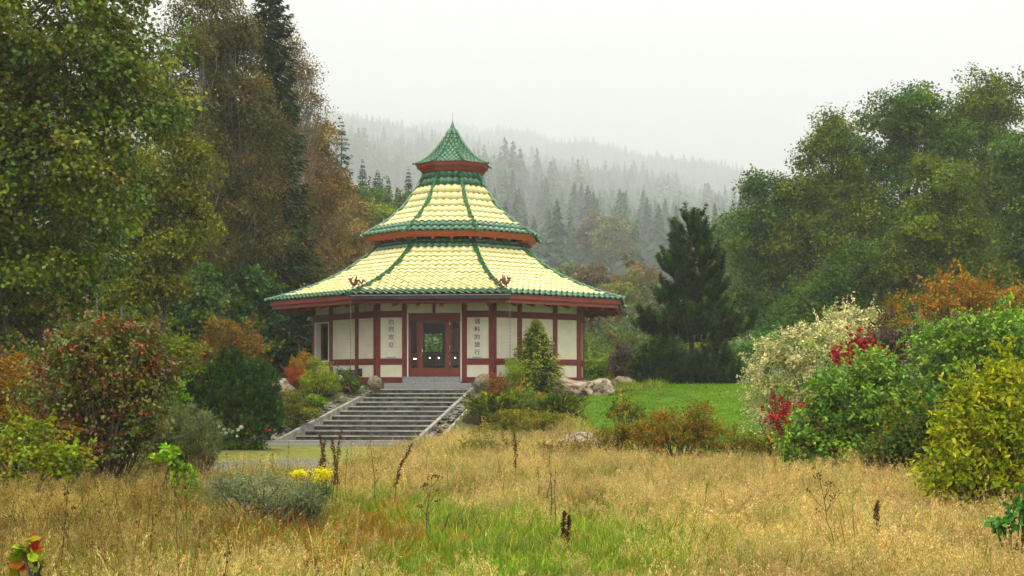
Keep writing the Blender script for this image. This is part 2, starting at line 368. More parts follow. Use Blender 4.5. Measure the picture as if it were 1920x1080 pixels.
# roof boards under the tiles
def deck(name, f, r0, r1, n, mat, off):
    rs = np.linspace(r0, r1, n); V, Q = [], []
    for i, r in enumerate(rs):
        for k in range(8):
            a = (k + 0.5) * math.pi / 4; V.append((r * math.sin(a), -r * math.cos(a), float(f(r)) + off))
    for i in range(n - 1):
        for k in range(8): Q.append((i * 8 + k, i * 8 + (k + 1) % 8, i * 8 + 8 + (k + 1) % 8, i * 8 + 8 + k))
    return link(name, np_mesh(name, np.array(V), [np.array(Q)]), mat, pav)
deck('roof_deck', f_low, 7.3, 2.6, 16, M['soffit'], -0.03)
deck('roof_deck', f_mid, 3.55, 1.0, 12, M['soffit'], -0.03)
# fish-scale tiles of the small top roof
def scale_tiles():
    rs, zs, L = courses(f_top, 1.58, 0.10, 13); V, Q, n = [], [], 0
    w = 0.19
    base = np.array([[-.5, 1.5, .0], [-.5, .35, .012], [-.28, .05, .016], [0, -.06, .018], [.28, .05, .016], [.5, .35, .012], [.5, 1.5, .0]])
    for k in range(8):
        FM = np.array(face_m(k))[:3, :3]
        for i in range(13):
            ra0, ra1 = rs[i] * C8, rs[i + 1] * C8; d = np.array([0, ra0 - ra1, zs[i + 1] - zs[i]]); d /= np.linalg.norm(d); nr = np.cross([1, 0, 0], d)
            half = ra0 * T8; m = int(half / w) + 1
            for c in range(-m, m + 1):
                u = (base[:, 0] + c + 0.5 * (i % 2)) * w
                uc = np.clip(u, -half, half)
                if np.ptp(uc) < 0.015: continue
                P = np.stack([uc, np.full_like(uc, -ra0), np.full_like(uc, zs[i])], 1) + base[:, 1:2] * L * d + (base[:, 2:3] + 0.004) * nr
                low = P - nr * 0.012
                V += [P @ FM.T, low @ FM.T]
                a = np.arange(6)
                Q.append(('p', n)); n += 14
    V = np.concatenate(V); P7 = np.array([[q + j for j in range(6, -1, -1)] for _, q in Q])
    E4 = np.concatenate([np.array([[q + j, q + j + 1, q + 8 + j, q + 7 + j] for _, q in Q]) for j in range(6)])
    o = link('scale_tiles', np_mesh('scale_tiles', V, [P7, E4]), M['green'], pav); o['kind'] = 'stuff'
scale_tiles()
# ridge tiles along the eight hips
def ridge_mesh(L, ra, rb):
    n = 8; V = []; Q = []
    prof = [(-0.02, ra * 1.10), (0.05, ra * 1.10), (0.051, ra), (L * 1.06, rb)]
    for y, r in prof:
        for j in range(n + 1):
            t = math.pi * (j / n) * 1.16 - 0.08 * math.pi
            V.append((r * math.cos(t), y, r * math.sin(t)))
    for i in range(3):
        for j in range(n): Q.append((i * (n + 1) + j, i * (n + 1) + j + 1, (i + 1) * (n + 1) + j + 1, (i + 1) * (n + 1) + j))
    me = np_mesh('ridge_tile', np.array(V), [np.array(Q)], smooth=False); me.materials.append(M['green']); return me
cap_me = MB()
cap_me.v = [(0.12 * math.cos(t), -0.025, 0.12 * math.sin(t)) for t in np.linspace(-0.35, math.pi + 0.35, 12)] + [(0.12 * math.cos(t), 0.02, 0.12 * math.sin(t)) for t in np.linspace(-0.35, math.pi + 0.35, 12)]
cap_me.f = [tuple(range(12)), tuple(reversed(range(12, 24)))] + [(j, j + 12, j + 13, j + 1) for j in range(11)]
def ridges(f, r0, r1, n, rad, lift, lowcap=True):
    rs = np.linspace(r0, r1, 400); zs = f(rs); s = np.concatenate([[0], np.cumsum(np.hypot(np.diff(rs), np.diff(zs)))])
    t = np.linspace(0, s[-1], n + 1); R = np.interp(t, s, rs); Z = np.interp(t, s, zs); L = s[-1] / n
    me = ridge_mesh(L, rad, rad * 0.9)
    cme = cap_me.mesh('ridge_end'); cme.materials.append(M['green']); cme.transform(Matrix.Scale(rad / 0.12, 4, (1, 0, 0)) @ Matrix.Scale(rad / 0.12, 4, (0, 0, 1)))
    for k in range(8):
        A = Matrix.Rotation((k + 0.5) * math.pi / 4, 4, 'Z')
        for i in range(n):
            d = Vector((0, R[i] - R[i + 1], Z[i + 1] - Z[i])).normalized(); nr = Vector((1, 0, 0)).cross(d)
            B = Matrix(((1, 0, 0, 0), (0, d.y, nr.y, -R[i]), (0, d.z, nr.z, Z[i] + lift), (0, 0, 0, 1)))
            o = link('ridge_tile', me, None, pav); o.matrix_local = A @ B
            if i == 0 and lowcap: o = link('ridge_end', cme, None, pav); o.matrix_local = A @ B
ridges(f_low, 7.52, 2.7, 16, 0.10, 0.035)
ridges(f_mid, 3.74, 1.05, 11, 0.088, 0.03)
ridges(f_top, 1.62, 0.14, 10, 0.062, 0.02)
zt = float(f_top(0.0))
tipm = MB(); tipm.tube([(0, 0, zt - 0.30), (0, 0, zt - 0.12), (0, 0, zt + 0.05), (0, 0, zt + 0.12)], [0.16, 0.09, 0.035, 0.02], 8); tipm.build('roof_tip', M['green'], pav)
MB().tube([(0, 0, zt + 0.1), (0, 0, zt + 0.16), (0.0, 0, zt + 0.18), (0, 0, zt + 0.48)], [0.022, 0.02, 0.007, 0.006], 6).build('lightning_rod', M['zinc'], pav)
# eaves: fascia boards, soffits, rafter tails
def ring_board(name, ro, ri, zo_top, zo_bot, mat, tilt=0.0):
    for k in range(8):
        a0, a1 = (k - 0.5) * math.pi / 4, (k + 0.5) * math.pi / 4
        p = []
        for z, dr in ((zo_bot, -tilt), (zo_top, 0)):
            for r, a in ((ro + dr, a0), (ro + dr, a1), (ri + dr, a1), (ri + dr, a0)): p.append((r * math.sin(a), -r * math.cos(a), z))
        MB().hexa(p).build(name, mat, pav)
zl = float(f_low(7.4)); zm = float(f_mid(3.64)); ztp = float(f_top(1.58))
ring_board('fascia_board', 7.33, 7.27, zl + 0.0, zl - 0.185, M['redbright'])
ring_board('fascia_board', 7.24, 7.16, zl - 0.17, zl - 0.33, M['redbright'])
ring_board('fascia_board', 3.58, 3.50, zm + 0.01, zm - 0.13, M['orange'], 0.05)
ring_board('fascia_board', 3.49, 3.41, zm - 0.12, zm - 0.215, M['orange'], 0.08)
ring_board('fascia_board', 1.52, 1.46, ztp + 0.02, ztp - 0.13, M['redbright'], 0.04)
ring_board('fascia_board', 1.44, 1.30, ztp - 0.12, ztp - 0.33, M['redbright'], 0.17)
def ring_plate(name, ro, zo, ri, zi, mat):
    for k in range(8):
        a0, a1 = (k - 0.5) * math.pi / 4, (k + 0.5) * math.pi / 4; p = []
        for dz in (0, 0.03):
            for r, a, z in ((ro, a0, zo), (ro, a1, zo), (ri, a1, zi), (ri, a0, zi)): p.append((r * math.sin(a), -r * math.cos(a), z + dz))
        MB().hexa(p).build(name, mat, pav)
ring_plate('soffit', 7.15, zl - 0.20, 5.5, float(f_low(5.5)) - 0.42, M['soffit'])
ring_plate('soffit', 3.40, zm - 0.20, 2.6, zm - 0.13, M['soffit'])
ring_plate('soffit', 1.28, ztp - 0.30, 0.9, ztp - 0.28, M['soffit'])
for k in range(8):
    for i in range(6):
        u = (i - 2.5) * 0.86
        p0 = Vector((u, -7.06 * C8, zl - 0.335)); p1 = Vector((u * 0.86, -5.3 * C8, float(f_low(5.3)) - 0.56))
        b = MB(); d = (p1 - p0); w = 0.055
        b.hexa([p0 + Vector((-w, 0, -0.10)), p0 + Vector((w, 0, -0.10)), p1 + Vector((w, 0, -0.12)), p1 + Vector((-w, 0, -0.12)),
                p0 + Vector((-w, 0, 0.06)), p0 + Vector((w, 0, 0.06)), p1 + Vector((w, 0, 0.08)), p1 + Vector((-w, 0, 0.08))])
        o = b.build('rafter', M['redbright'], pav); o.matrix_local = face_m(k)
    for i in range(4):
        u = (i - 1.5) * 0.72
        o = MB().box(u - 0.05, u + 0.05, -3.40 * C8, -2.6 * C8, zm - 0.285, zm - 0.205).build('rafter', M['orange'], pav); o.matrix_local = face_m(k)
# gutter along the front eave with a rain chain at each end
hwE = 7.4 * S8
g = MB(); g.box(-hwE + 0.05, hwE + 0.12, -7.42 * C8 - 0.15, -7.42 * C8 + 0.04, zl - 0.20, zl - 0.075)
gut = g.build('gutter', M['gutter'], pav)
MB().box(-hwE + 0.05, hwE + 0.12, -7.42 * C8 - 0.165, -7.42 * C8 - 0.14, zl - 0.075, zl - 0.045).build('gutter_rim', M['zinc'], gut)
for u in (-hwE + 0.06, hwE + 0.10):
    c = MB(); z = zl - 0.2; i = 0
    while z > 0.15:
        if i % 2: c.box(u - 0.013, u + 0.013, -7.42 * C8 - 0.065, -7.42 * C8 - 0.055, z - 0.07, z)
        else: c.box(u - 0.005, u + 0.005, -7.42 * C8 - 0.073, -7.42 * C8 - 0.047, z - 0.07, z)
        z -= 0.06; i += 1
    c.build('rain_chain', M['chain'], pav)
# walls
Z_B0, Z_B1, Z_M0, Z_M1, Z_U0, Z_U1, Z_T = PL(0.10), PL(0.295), PL(0.745), PL(0.98), PL(2.485), PL(2.725), PL(3.03)
Z_END = PL(3.45)
for k in range(8):
    FM = face_m(k)
    def part(name, mat, u0, u1, z0, z1, o0, o1, bevel=0.0, par=None):
        o = MB().box(u0, u1, -AW - o1, -AW - o0, z0, z1).build(name, mat, par or pav, bevel=bevel)
        o.matrix_local = FM if par is None else Matrix.Identity(4)
        if par is not None: o.matrix_parent_inverse = Matrix.Identity(4)
        return o
    hw = HW + 0.012
    front = (k == 0); cols = [-1.105, 1.105] if front else [-0.885, 0.885]; pw = 0.095 if front else 0.11
    part('corner_post', M['red'], -hw - 0.015, -hw + 0.165, Z_B0, Z_END, -0.1, 0.035, 0.008)
    part('corner_post', M['red'], hw - 0.165, hw + 0.015, Z_B0, Z_END, -0.1, 0.035, 0.008)
    for c in cols: part('post', M['red'], c - pw, c + pw, Z_B0 + 0.02, Z_END, -0.08, 0.03, 0.008)
    xs = [-hw + 0.165] + sum([[c - pw, c + pw] for c in cols], []) + [hw - 0.165]
    for j in range(3):
        a, b = xs[2 * j], xs[2 * j + 1]
        if front and j == 1: continue
        part('rail', M['red'], a, b, Z_B0, Z_B0 + 0.085, -0.06, 0.045); part('rail', M['red'], a, b, Z_B0 + 0.10, Z_B1, -0.06, 0.026)
        part('rail', M['red'], a, b, Z_M0, Z_M0 + 0.07, -0.06, 0.015); part('rail', M['red'], a, b, Z_M0 + 0.082, Z_M1, -0.06, 0.026)
        part('rail', M['red'], a, b, Z_U0, Z_U1, -0.06, 0.026); part('rail', M['red'], a, b, Z_T, Z_END, -0.06, 0.02)
        part('panel', M['cream'], a, b, Z_B1, Z_M0, -0.10, 0.0)
        part('panel', M['cream'], a, b, Z_U1, Z_T, -0.10, 0.0)
        win = (k == 7 and j == 0)
        back = (k == 4 and j == 2)
        if win:
            z0, z1 = Z_M1 - 0.04, Z_U0 - 0.05
            part('window_reveal', M['white'], a, a + 0.05, z0, z1, -0.30, 0.04); part('window_reveal', M['white'], b - 0.05, b, z0, z1, -0.30, 0.04)
            part('window_reveal', M['white'], a + 0.05, b - 0.05, z1 - 0.04, z1, -0.30, 0.04); part('window_sill', M['white'], a, b, z0 - 0.05, z0, -0.30, 0.06)
            part('rail', M['red'], a, b, z1, Z_U0, -0.06, 0.02)
            sash = part('window', M['red'], a + 0.05, a + 0.14, z0, z1 - 0.04, -0.30, -0.22)
            part('frame', M['red'], b - 0.13, b - 0.05, z0, z1 - 0.04, -0.30, -0.22, par=sash); part('frame', M['red'], a + 0.14, b - 0.13, z0, z0 + 0.09, -0.30, -0.22, par=sash)
            part('frame', M['red'], a + 0.14, b - 0.13, z1 - 0.14, z1 - 0.04, -0.30, -0.22, par=sash)
            part('pane', M['glass'], a + 0.13, b - 0.12, z0 + 0.08, z1 - 0.13, -0.275, -0.265, par=sash)
            part('sill_plate', M['zinc'], a + 0.05, b - 0.05, z0, z0 + 0.015, -0.21, 0.03, par=sash)
        elif back:
            part('window_frame', M['red'], a, a + 0.1, Z_M1, Z_U0, -0.10, 0.02); part('window_frame', M['red'], b - 0.1, b, Z_M1, Z_U0, -0.10, 0.02)
            part('window_frame', M['red'], a + 0.1, b - 0.1, Z_U0 - 0.22, Z_U0, -0.10, 0.02)
            part('pane', M['glass'], a + 0.1, b - 0.1, Z_M1, Z_U0 - 0.22, -0.05, -0.04)
        else:
            part('panel', M['cream'], a, b, Z_M1, Z_U0, -0.10, 0.0)
    # inner lining
    if not front and k != 4:
        part('lining', M['interior'], -hw + 0.4, hw - 0.4 if k != 7 else hw - 0.4, Z_B0, Z_END, -0.45, -0.42) if k not in (7,) else None
for r, z, m, nm in ((RW - 0.15, PL(0.28), M['tilefloor'], 'interior_floor'), (RW - 0.15, PL(3.3), M['interior'], 'interior_ceiling')):
    V = [((r) * math.sin((k + .5) * math.pi / 4), -r * math.cos((k + .5) * math.pi / 4), z + dz) for dz in (0, 0.04) for k in range(8)]
    MB().add(V, [tuple(range(7, -1, -1)), tuple(range(8, 16))] + [(k, (k + 1) % 8, 8 + (k + 1) % 8, 8 + k) for k in range(8)]).build(nm, m, pav)
# entrance: white frame, sidelights, door leaf
ZD0, ZG0, ZG1, ZH = PL(0.31), PL(0.63), PL(2.35), PL(2.55)
def fb(name, mat, u0, u1, z0, z1, o0, o1, par=None, bevel=0.0): return MB().box(u0, u1, -AW - o1, -AW - o0, z0, z1).build(name, mat, par or pav, bevel=bevel)
for u in (-1.01, 0.965): fb('door_lining', M['white'], u, u + 0.045, PL(0.12), PL(3.08), -0.06, 0.05)
fb('door_lining', M['white'], -0.965, 0.965, PL(3.04), PL(3.08), -0.06, 0.05)
fb('transom_beam', M['red'], -0.965, 0.965, Z_T - 0.04, PL(3.04), -0.06, 0.02); fb('transom_beam', M['red'], -0.965, 0.965, ZG1 + 0.02, PL(2.64), -0.06, 0.022)
fb('transom_post', M['red'], -0.07, 0.03, PL(2.64), Z_T - 0.04, -0.06, 0.018)
for u0, u1 in ((-0.965, -0.07), (0.03, 0.965)): fb('transom_panel', M['cream'], u0, u1, PL(2.64), Z_T - 0.04, -0.06, -0.01)
def leaf(name, u0, u1, g0, g1, o):
    d = fb(name, M['door'], u0, u1, ZD0, ZG0, o - 0.05, o)
    fb('stile', M['door'], u0, g0, ZG0, ZG1, o - 0.05, o, d); fb('stile', M['door'], g1, u1, ZG0, ZG1, o - 0.05, o, d)
    fb('top_rail', M['door'], u0, u1, ZG1, ZG1 + 0.10, o - 0.05, o, d)
    fb('pane', M['glass'], g0, g1, ZG0, ZG1, o - 0.03, o - 0.02, d); return d
leaf('sidelight', -0.965, -0.64, -0.87, -0.66, -0.005)
leaf('sidelight', 0.575, 0.965, 0.63, 0.90, -0.005)
dl = leaf('door', -0.63, 0.565, -0.42, 0.40, 0.02)
MB().tube([(-0.50 + 0.06 * math.sin(t * math.pi), -AW - 0.03 - 0.07 * math.sin(t * math.pi), PL(1.05) + 0.36 * t) for t in np.linspace(0, 1, 9)], 0.018, 6).build('handle', M['chrome'], dl)
for z in (0.75, 1.35, 2.2): MB().tube([(0.57, -AW - 0.035, PL(z)), (0.57, -AW - 0.035, PL(z + 0.09))], 0.012, 6).build('hinge', M['chrome'], dl)
# small wall fittings
def wall_box(k, u, z0, z1, w, d, mat, name):
    o = MB().box(u - w / 2, u + w / 2, -AW - d, -AW, z0, z1).build(name, mat, pav, bevel=0.006); o.matrix_local = face_m(k); return o
wall_box(7, 1.10, PL(0.33), PL(0.62), 0.28, 0.06, M['gutter'], 'wall_vent')
# granite door step of two courses
ws = empty('door_step', (PAV_X, PAV_D, 1.72), PAV_A, 'pale grey granite threshold blocks below the pavilion door', 'step')
for u0, u1 in ((-1.13, -0.99), (-0.985, 0.05), (0.055, 0.80), (0.805, 0.96)): MB().box(u0, u1, -AW - 0.36, -AW + 0.1, PL(-0.02), ZD0 - 0.006).build('block', M['granite'], ws, bevel=0.008)
for u0, u1 in ((-1.75, -0.62), (-0.615, 0.28), (0.285, 1.45)): MB().box(u0, u1, -AW - 0.75, -AW - 0.1, PL(-0.14), PL(0.075)).build('block', M['granite'], ws, bevel=0.008)

# signs with lettering
def sign(u, zc0, zc1, w, text, label):
    a = AW + 0.004; base = Vector((u, -a, (zc0 + zc1) / 2)); wm = Matrix.Translation((PAV_X, PAV_D, 1.72)) @ Matrix.Rotation(PAV_A, 4, 'Z')
    e = empty('wall_sign', wm @ base, PAV_A, label, 'sign')
    h = (zc1 - zc0) / 2
    MB().box(-w / 2, w / 2, -0.022, 0.0, -h, h).build('board', M['banner'], e)
    MB().box(-w / 2 - 0.005, w / 2 + 0.005, -0.026, 0.0, -h - 0.022, -h - 0.001).build('bottom_bar', M['zinc'], e)
    dg = bpy.context.evaluated_depsgraph_get
    for ch, z in text:
        cu = bpy.data.curves.new('lettering', 'FONT'); cu.body = ch; cu.size = 0.215; cu.align_x = 'CENTER'; cu.align_y = 'CENTER'; cu.extrude = 0.002; cu.offset = 0.0025; cu.resolution_u = 3
        t = bpy.data.objects.new('lettering_source', cu); COL.objects.link(t)
        bpy.context.view_layer.update()
        me = bpy.data.meshes.new_from_object(t.evaluated_get(dg())); bpy.data.objects.remove(t)
        co = np.empty(len(me.vertices) * 3, dtype=np.float32); me.vertices.foreach_get('co', co); co = co.reshape(-1, 3)
        if len(co): me.transform(Matrix.Translation((-(co[:, 0].max() + co[:, 0].min()) / 2, -(co[:, 1].max() + co[:, 1].min()) / 2, 0)))
        me.materials.clear(); me.materials.append(M['ink'])
        o = link('lettering', me, None, e); o.matrix_local = Matrix.Translation((0, -0.0255, z - (zc0 + zc1) / 2)) @ Matrix.Rotation(math.pi / 2, 4, 'X')
zy = lambda y: PL((HZ - y) / F * 52.15)
sign(-1.60, zy(669), zy(595.5), 0.33, list(zip('热烈欢迎', [zy(603.2), zy(617), zy(631.8), zy(646)])), 'white vertical sign with four red Chinese characters, nearer the bench')
sign(1.58, zy(669), zy(595.5), 0.33, list(zip('调料的旅行', [zy(602.8), zy(617), zy(631.6), zy(646), zy(660.3)])), 'white vertical sign with five red Chinese characters, nearer the golden spruce')

# ridge-end dragons
def dragon(k, flip, label):
    a = (k + 0.5) * math.pi / 4
    wm = Matrix.Translation((PAV_X, PAV_D, 1.72)) @ Matrix.Rotation(PAV_A, 4, 'Z') @ Matrix.Rotation(a, 4, 'Z')
    e = empty('dragon_figure', wm @ Vector((0, -7.0, float(f_low(7.0)) + 0.20)), PAV_A + (math.pi + 0.25 if flip > 0 else -0.25), label, 'figurine')
    e.scale = (0.82, 0.82, 0.72)
    b = MB()   # local +x points out along the hip
    b.tube([(0.20, 0, 0.36), (0.23, 0, 0.27), (0.17, 0, 0.13), (0.06, 0, 0.05), (-0.02, 0, 0.12), (-0.07, 0, 0.27), (-0.13, 0, 0.30), (-0.20, 0, 0.16), (-0.27, 0, 0.13), (-0.31, 0, 0.26), (-0.34, 0, 0.33), (-0.39, 0, 0.24), (-0.42, 0, 0.20), (-0.45, 0, 0.34)],
           [0.03, 0.06, 0.075, 0.085, 0.07, 0.055, 0.05, 0.05, 0.045, 0.04, 0.035, 0.03, 0.025, 0.006], 8)
    b.build('body', M['rust'], e, smooth=True)
    h = MB(); h.tube([(0.16, 0, 0.33), (0.27, 0, 0.34), (0.35, 0, 0.33)], [0.055, 0.055, 0.02], 6); h.tube([(0.19, 0, 0.25), (0.28, 0, 0.23), (0.33, 0, 0.22)], [0.03, 0.03, 0.012], 6)
    h.tube([(0.17, 0, 0.36), (0.12, 0.02, 0.45), (0.10, 0.03, 0.53)], [0.03, 0.018, 0.004], 5); h.build('head', M['rust'], e, smooth=True)
    for s in (-1, 1): MB().tube([(0.05, 0.05 * s, 0.08), (0.0, 0.10 * s, 0.32), (-0.05, 0.12 * s, 0.55)], [0.045, 0.05, 0.006], 5).build('wing', M['rust'], e)
    for x in (0.10, -0.14): MB().tube([(x, 0, 0.12), (x + 0.02, 0, -0.01), (x + 0.03, 0, -0.10)], [0.04, 0.03, 0.04], 5).build('leg', M['rust'], e)
dragon(-1, 1, 'brown clay dragon on the roof corner above the bench')
dragon(0, -1, 'brown clay dragon on the roof corner above the golden spruce')

# interior counter and lamps
wm = Matrix.Translation((PAV_X, PAV_D, 1.72)) @ Matrix.Rotation(PAV_A, 4, 'Z')
ct = empty('display_counter', wm @ Vector((-0.1, -1.6, PL(0.32))), PAV_A, 'long glass display counter seen through the pavilion door', 'counter')
MB().box(-1.9, 1.9, -0.4, 0.4, 0.0, 0.45).build('base', M['darkwood'], ct); MB().box(-1.9, 1.9, -0.4, 0.4, 0.93, 0.96).build('top', M['wood'], ct)
MB().box(-1.9, 1.9, -0.4, -0.39, 0.45, 0.93).build('front_pane', M['glass'], ct); MB().box(-1.9, 1.9, 0.36, 0.4, 0.45, 0.93).build('back_panel', M['interior'], ct)
for x in (-0.85, -0.55, -0.2, 0.1, 0.45): MB().tube([(x, -0.3, 0.72), (x, -0.3, 0.76)], [0.016, 0.02], 8).build('lamp', M['bulb'], ct)
MB().box(-1.2, -1.0, -0.32, -0.28, 0.70, 0.72).build('lamp', M['bulb'], ct)
lt = empty('wall_lamp', wm @ Vector((1.75, 2.6, PL(2.3))), PAV_A, 'warm orange lamp glowing inside the pavilion', 'lamp')
MB().tube([(0, 0, -0.2), (0, 0, 0.0), (0, 0, 0.2)], [0.16, 0.19, 0.14], 10).build('lamp_shade', M['warm'], lt)
cab = empty('wall_cabinet', wm @ Vector((2.2, 3.0, PL(0.32))), PAV_A, 'dark cabinet standing inside behind the door sidelight', 'cabinet')
MB().box(-0.7, 0.7, -0.2, 0.2, 0, 1.7).build('case', M['darkwood'], cab)
for z in (0.5, 0.95, 1.4): MB().box(-0.66, 0.66, -0.3, -0.2, z, z + 0.03).build('shelf', M['wood'], cab)

# ------------------------------------------------------------------ staircase
rng = random.Random(11)
st = empty('stone_staircase', (PX(650, 47), 47, 0), 0, 'wide mossy stone staircase climbing to the pavilion', 'staircase')
st_off = Vector((PX(650, 47), 47, 0)); skew = math.tan(PAV_A)
for k in range(0, ST_N + 1):
    xl, D = stair_x(k, -1); xr, _ = stair_x(k, 1); z = 1.60 - k * ST_R + 0.005
    if k == ST_N: z = 0.03
    def pt(x, dy, zz):
        return Vector((x, D + dy + (x - (xl + xr) / 2) * skew, zz)) - st_off
    n = 4; cuts = sorted([0, 1] + [(i + rng.uniform(-.18, .18)) / n for i in range(1, n)])
    for i in range(n):
        a, b = lerp(xl, xr, cuts[i]) + 0.004, lerp(xl, xr, cuts[i + 1]) - 0.004; j = rng.uniform(-0.006, 0.006)
        MB().hexa([pt(a, j, z - 0.32), pt(b, j, z - 0.32), pt(b, ST_T + 0.04, z - 0.32), pt(a, ST_T + 0.04, z - 0.32), pt(a, j, z - 0.05), pt(b, j, z - 0.05), pt(b, ST_T + 0.04, z - 0.05), pt(a, ST_T + 0.04, z - 0.05)]).build('riser_block', M['stairstone'], st, bevel=0.01)
    for i in range(3):
        a, b = lerp(xl, xr, i / 3) + 0.003, lerp(xl, xr, (i + 1) / 3) - 0.003; j = rng.uniform(-0.006, 0.004) - 0.004; dz = rng.uniform(-0.004, 0.004)
        MB().hexa([pt(a, j, z - 0.047), pt(b, j, z - 0.047), pt(b, ST_T, z - 0.047), pt(a, ST_T, z - 0.047), pt(a, j, z + dz), pt(b, j, z + dz), pt(b, ST_T, z + dz), pt(a, ST_T, z + dz)]).build('tread', M['stairtop'], st)
        MB().hexa([pt(a, j - 0.008, z - 0.030), pt(b, j - 0.008, z - 0.030), pt(b, j + 0.035, z - 0.030), pt(a, j + 0.035, z - 0.030), pt(a, j - 0.008, z + 0.006 + dz), pt(b, j - 0.008, z + 0.006 + dz), pt(b, j + 0.035, z + 0.006 + dz), pt(a, j + 0.035, z + 0.006 + dz)]).build('nosing', M['tread'], st)
def cheek(pxt, pxb, w, name='cheek_stone', n=7, up=0.06):
    A = Vector((PX(pxt, 51.6), 51.6, 1.66)); B = Vector((PX(pxb, 43.6), 43.6, 0.02))
    for i in range(n):
        p, q = A.lerp(B, i / n + 0.002), A.lerp(B, (i + 1) / n - 0.002); o = Vector((w / 2, 0, 0)); dn = Vector((0, 0, -0.35)); u = Vector((0, 0, up))
        P = [q - o + dn, q + o + dn, p + o + dn, p - o + dn, q - o + u, q + o + u, p + o + u, p - o + u]
        MB().hexa([v - st_off for v in P]).build(name, M['kerb'], st, bevel=0.012)
cheek(712, 518, 0.11); cheek(681, 478, 0.12, up=0.07); cheek(889, 779, 0.12); cheek(919, 822, 0.11)

# ------------------------------------------------------------------ rocks
def rock_mesh(seed, sub=4, rough=0.4, flat=1.0, cuts=5):
    import bmesh
    bm = bmesh.new(); bmesh.ops.create_icosphere(bm, subdivisions=sub, radius=1.0)
    r = np.random.default_rng(seed); V = np.array([v.co[:] for v in bm.verts])
    for _ in range(cuts):
        n = r.normal(size=3); n /= np.linalg.norm(n); d = r.uniform(0.55, 0.85); t = V @ n - d; V -= np.where(t > 0, t * 0.9, 0)[:, None] * n
    for a, fr in ((rough * .5, 2.2), (rough * .3, 5), (rough * .16, 11), (rough * .09, 22)):
        w = r.normal(size=(4, 3)) * fr; ph = r.uniform(0, 6.28, 4)
        V *= (1 + a * 0.5 * np.sum(np.sin(V @ w.T + ph), 1) / 2)[:, None]
    V[:, 2] *= flat
    for v, c in zip(bm.verts, V): v.co = c
    me = bpy.data.meshes.new('rock'); bm.to_mesh(me); bm.free()
    return me
def rock(name, px, py_top, py_bot, wpx, D, seed, label, mat='rock', dy=0.8, rz=0.0, group=None, cuts=5):
    x = PX(px, D); h = (py_bot - py_top) / F * D; w = wpx / F * D
    me = rock_mesh(seed, cuts=cuts); o = link(name, me, M[mat]); zg = gh(x, D)
    o.scale = (w / 2 * 1.08, w / 2 * dy, h * 0.62); o.location = (x, D, zg + h * 0.38); o.rotation_euler = (0, 0, rz)
    return tag(o, label, 'rock', group)
rock('boulder', 703, 704, 729, 29, 50.3, 1, 'rounded tan boulder at the stair head, bench side', 'mossrock')
rock('boulder', 905, 697, 729, 34, 50.3, 2, 'mossy grey-brown boulder at the stair head, spruce side', 'mossrock')
rock('boulder', 1060, 707, 740, 84, 51.3, 3, 'long low buff rock beside the golden spruce', 'rock', 0.5, cuts=8)
rock('boulder', 1118, 703, 740, 66, 50.6, 4, 'chunky buff rock at the lawn corner', 'rock', 0.6, cuts=8)
rock('boulder', 1095, 699, 716, 26, 53.5, 5, 'small brown rock wedged behind the two long buff rocks', 'mossrock')
rock('boulder', 1163, 699, 719, 42, 56.5, 6, 'buff rock farthest along the lawn edge, before the purple shrub', 'rock', 0.5, cuts=8)
rock('boulder', 1085, 779, 822, 74, 34.6, 7, 'pale flat-topped rock among weeds in front of the lawn', 'rock', 0.7, cuts=8)
rock('boulder', 527, 707, 735, 42, GD(527, 738), 8, 'pale pinkish rock in the bed beside the red shrub', 'rock', 0.6)
rock('boulder', 262, 842, 880, 70, 22.5, 9, 'dark mossy rock at the foot of the purple-leaved shrub', 'mossrock', 0.6)
def slates(pa, pb, n, label, group):
    r = random.Random(n)
    mes = [rock_mesh(40 + i, 1, 0.3, 0.4, 3) for i in range(5)]
    for m_ in mes: m_.materials.append(M['slate'])
    for i in range(n):
        t = (i + r.uniform(0.1, 0.9)) / n; D = lerp(51.2, 43.9, t); z = lerp(1.58, 0.02, t)
        x = lerp(PX(pa[0], 51.2), PX(pa[1], 43.9), t) + (r.random() - 0.5) * lerp(0.34, 0.42, t)
        o = link('slate_stone', mes[i % 5]); s = r.uniform(0.07, 0.15); o.scale = (s * r.uniform(0.9, 1.7), s, s * 0.7)
        o.location = (x, D, z + 0.0 + r.uniform(0, 0.05)); o.rotation_euler = (r.uniform(-.5, .5), r.uniform(-.5, .5), r.uniform(0, 6))
        tag(o, label, 'stone', group)
slates((697, 498), None, 80, 'flat slate stone in the rubble channel along the bench side of the stairs', 'slates in the bench-side channel')
slates((904, 800), None, 80, 'flat slate stone in the rubble channel along the spruce side of the stairs', 'slates in the spruce-side channel')

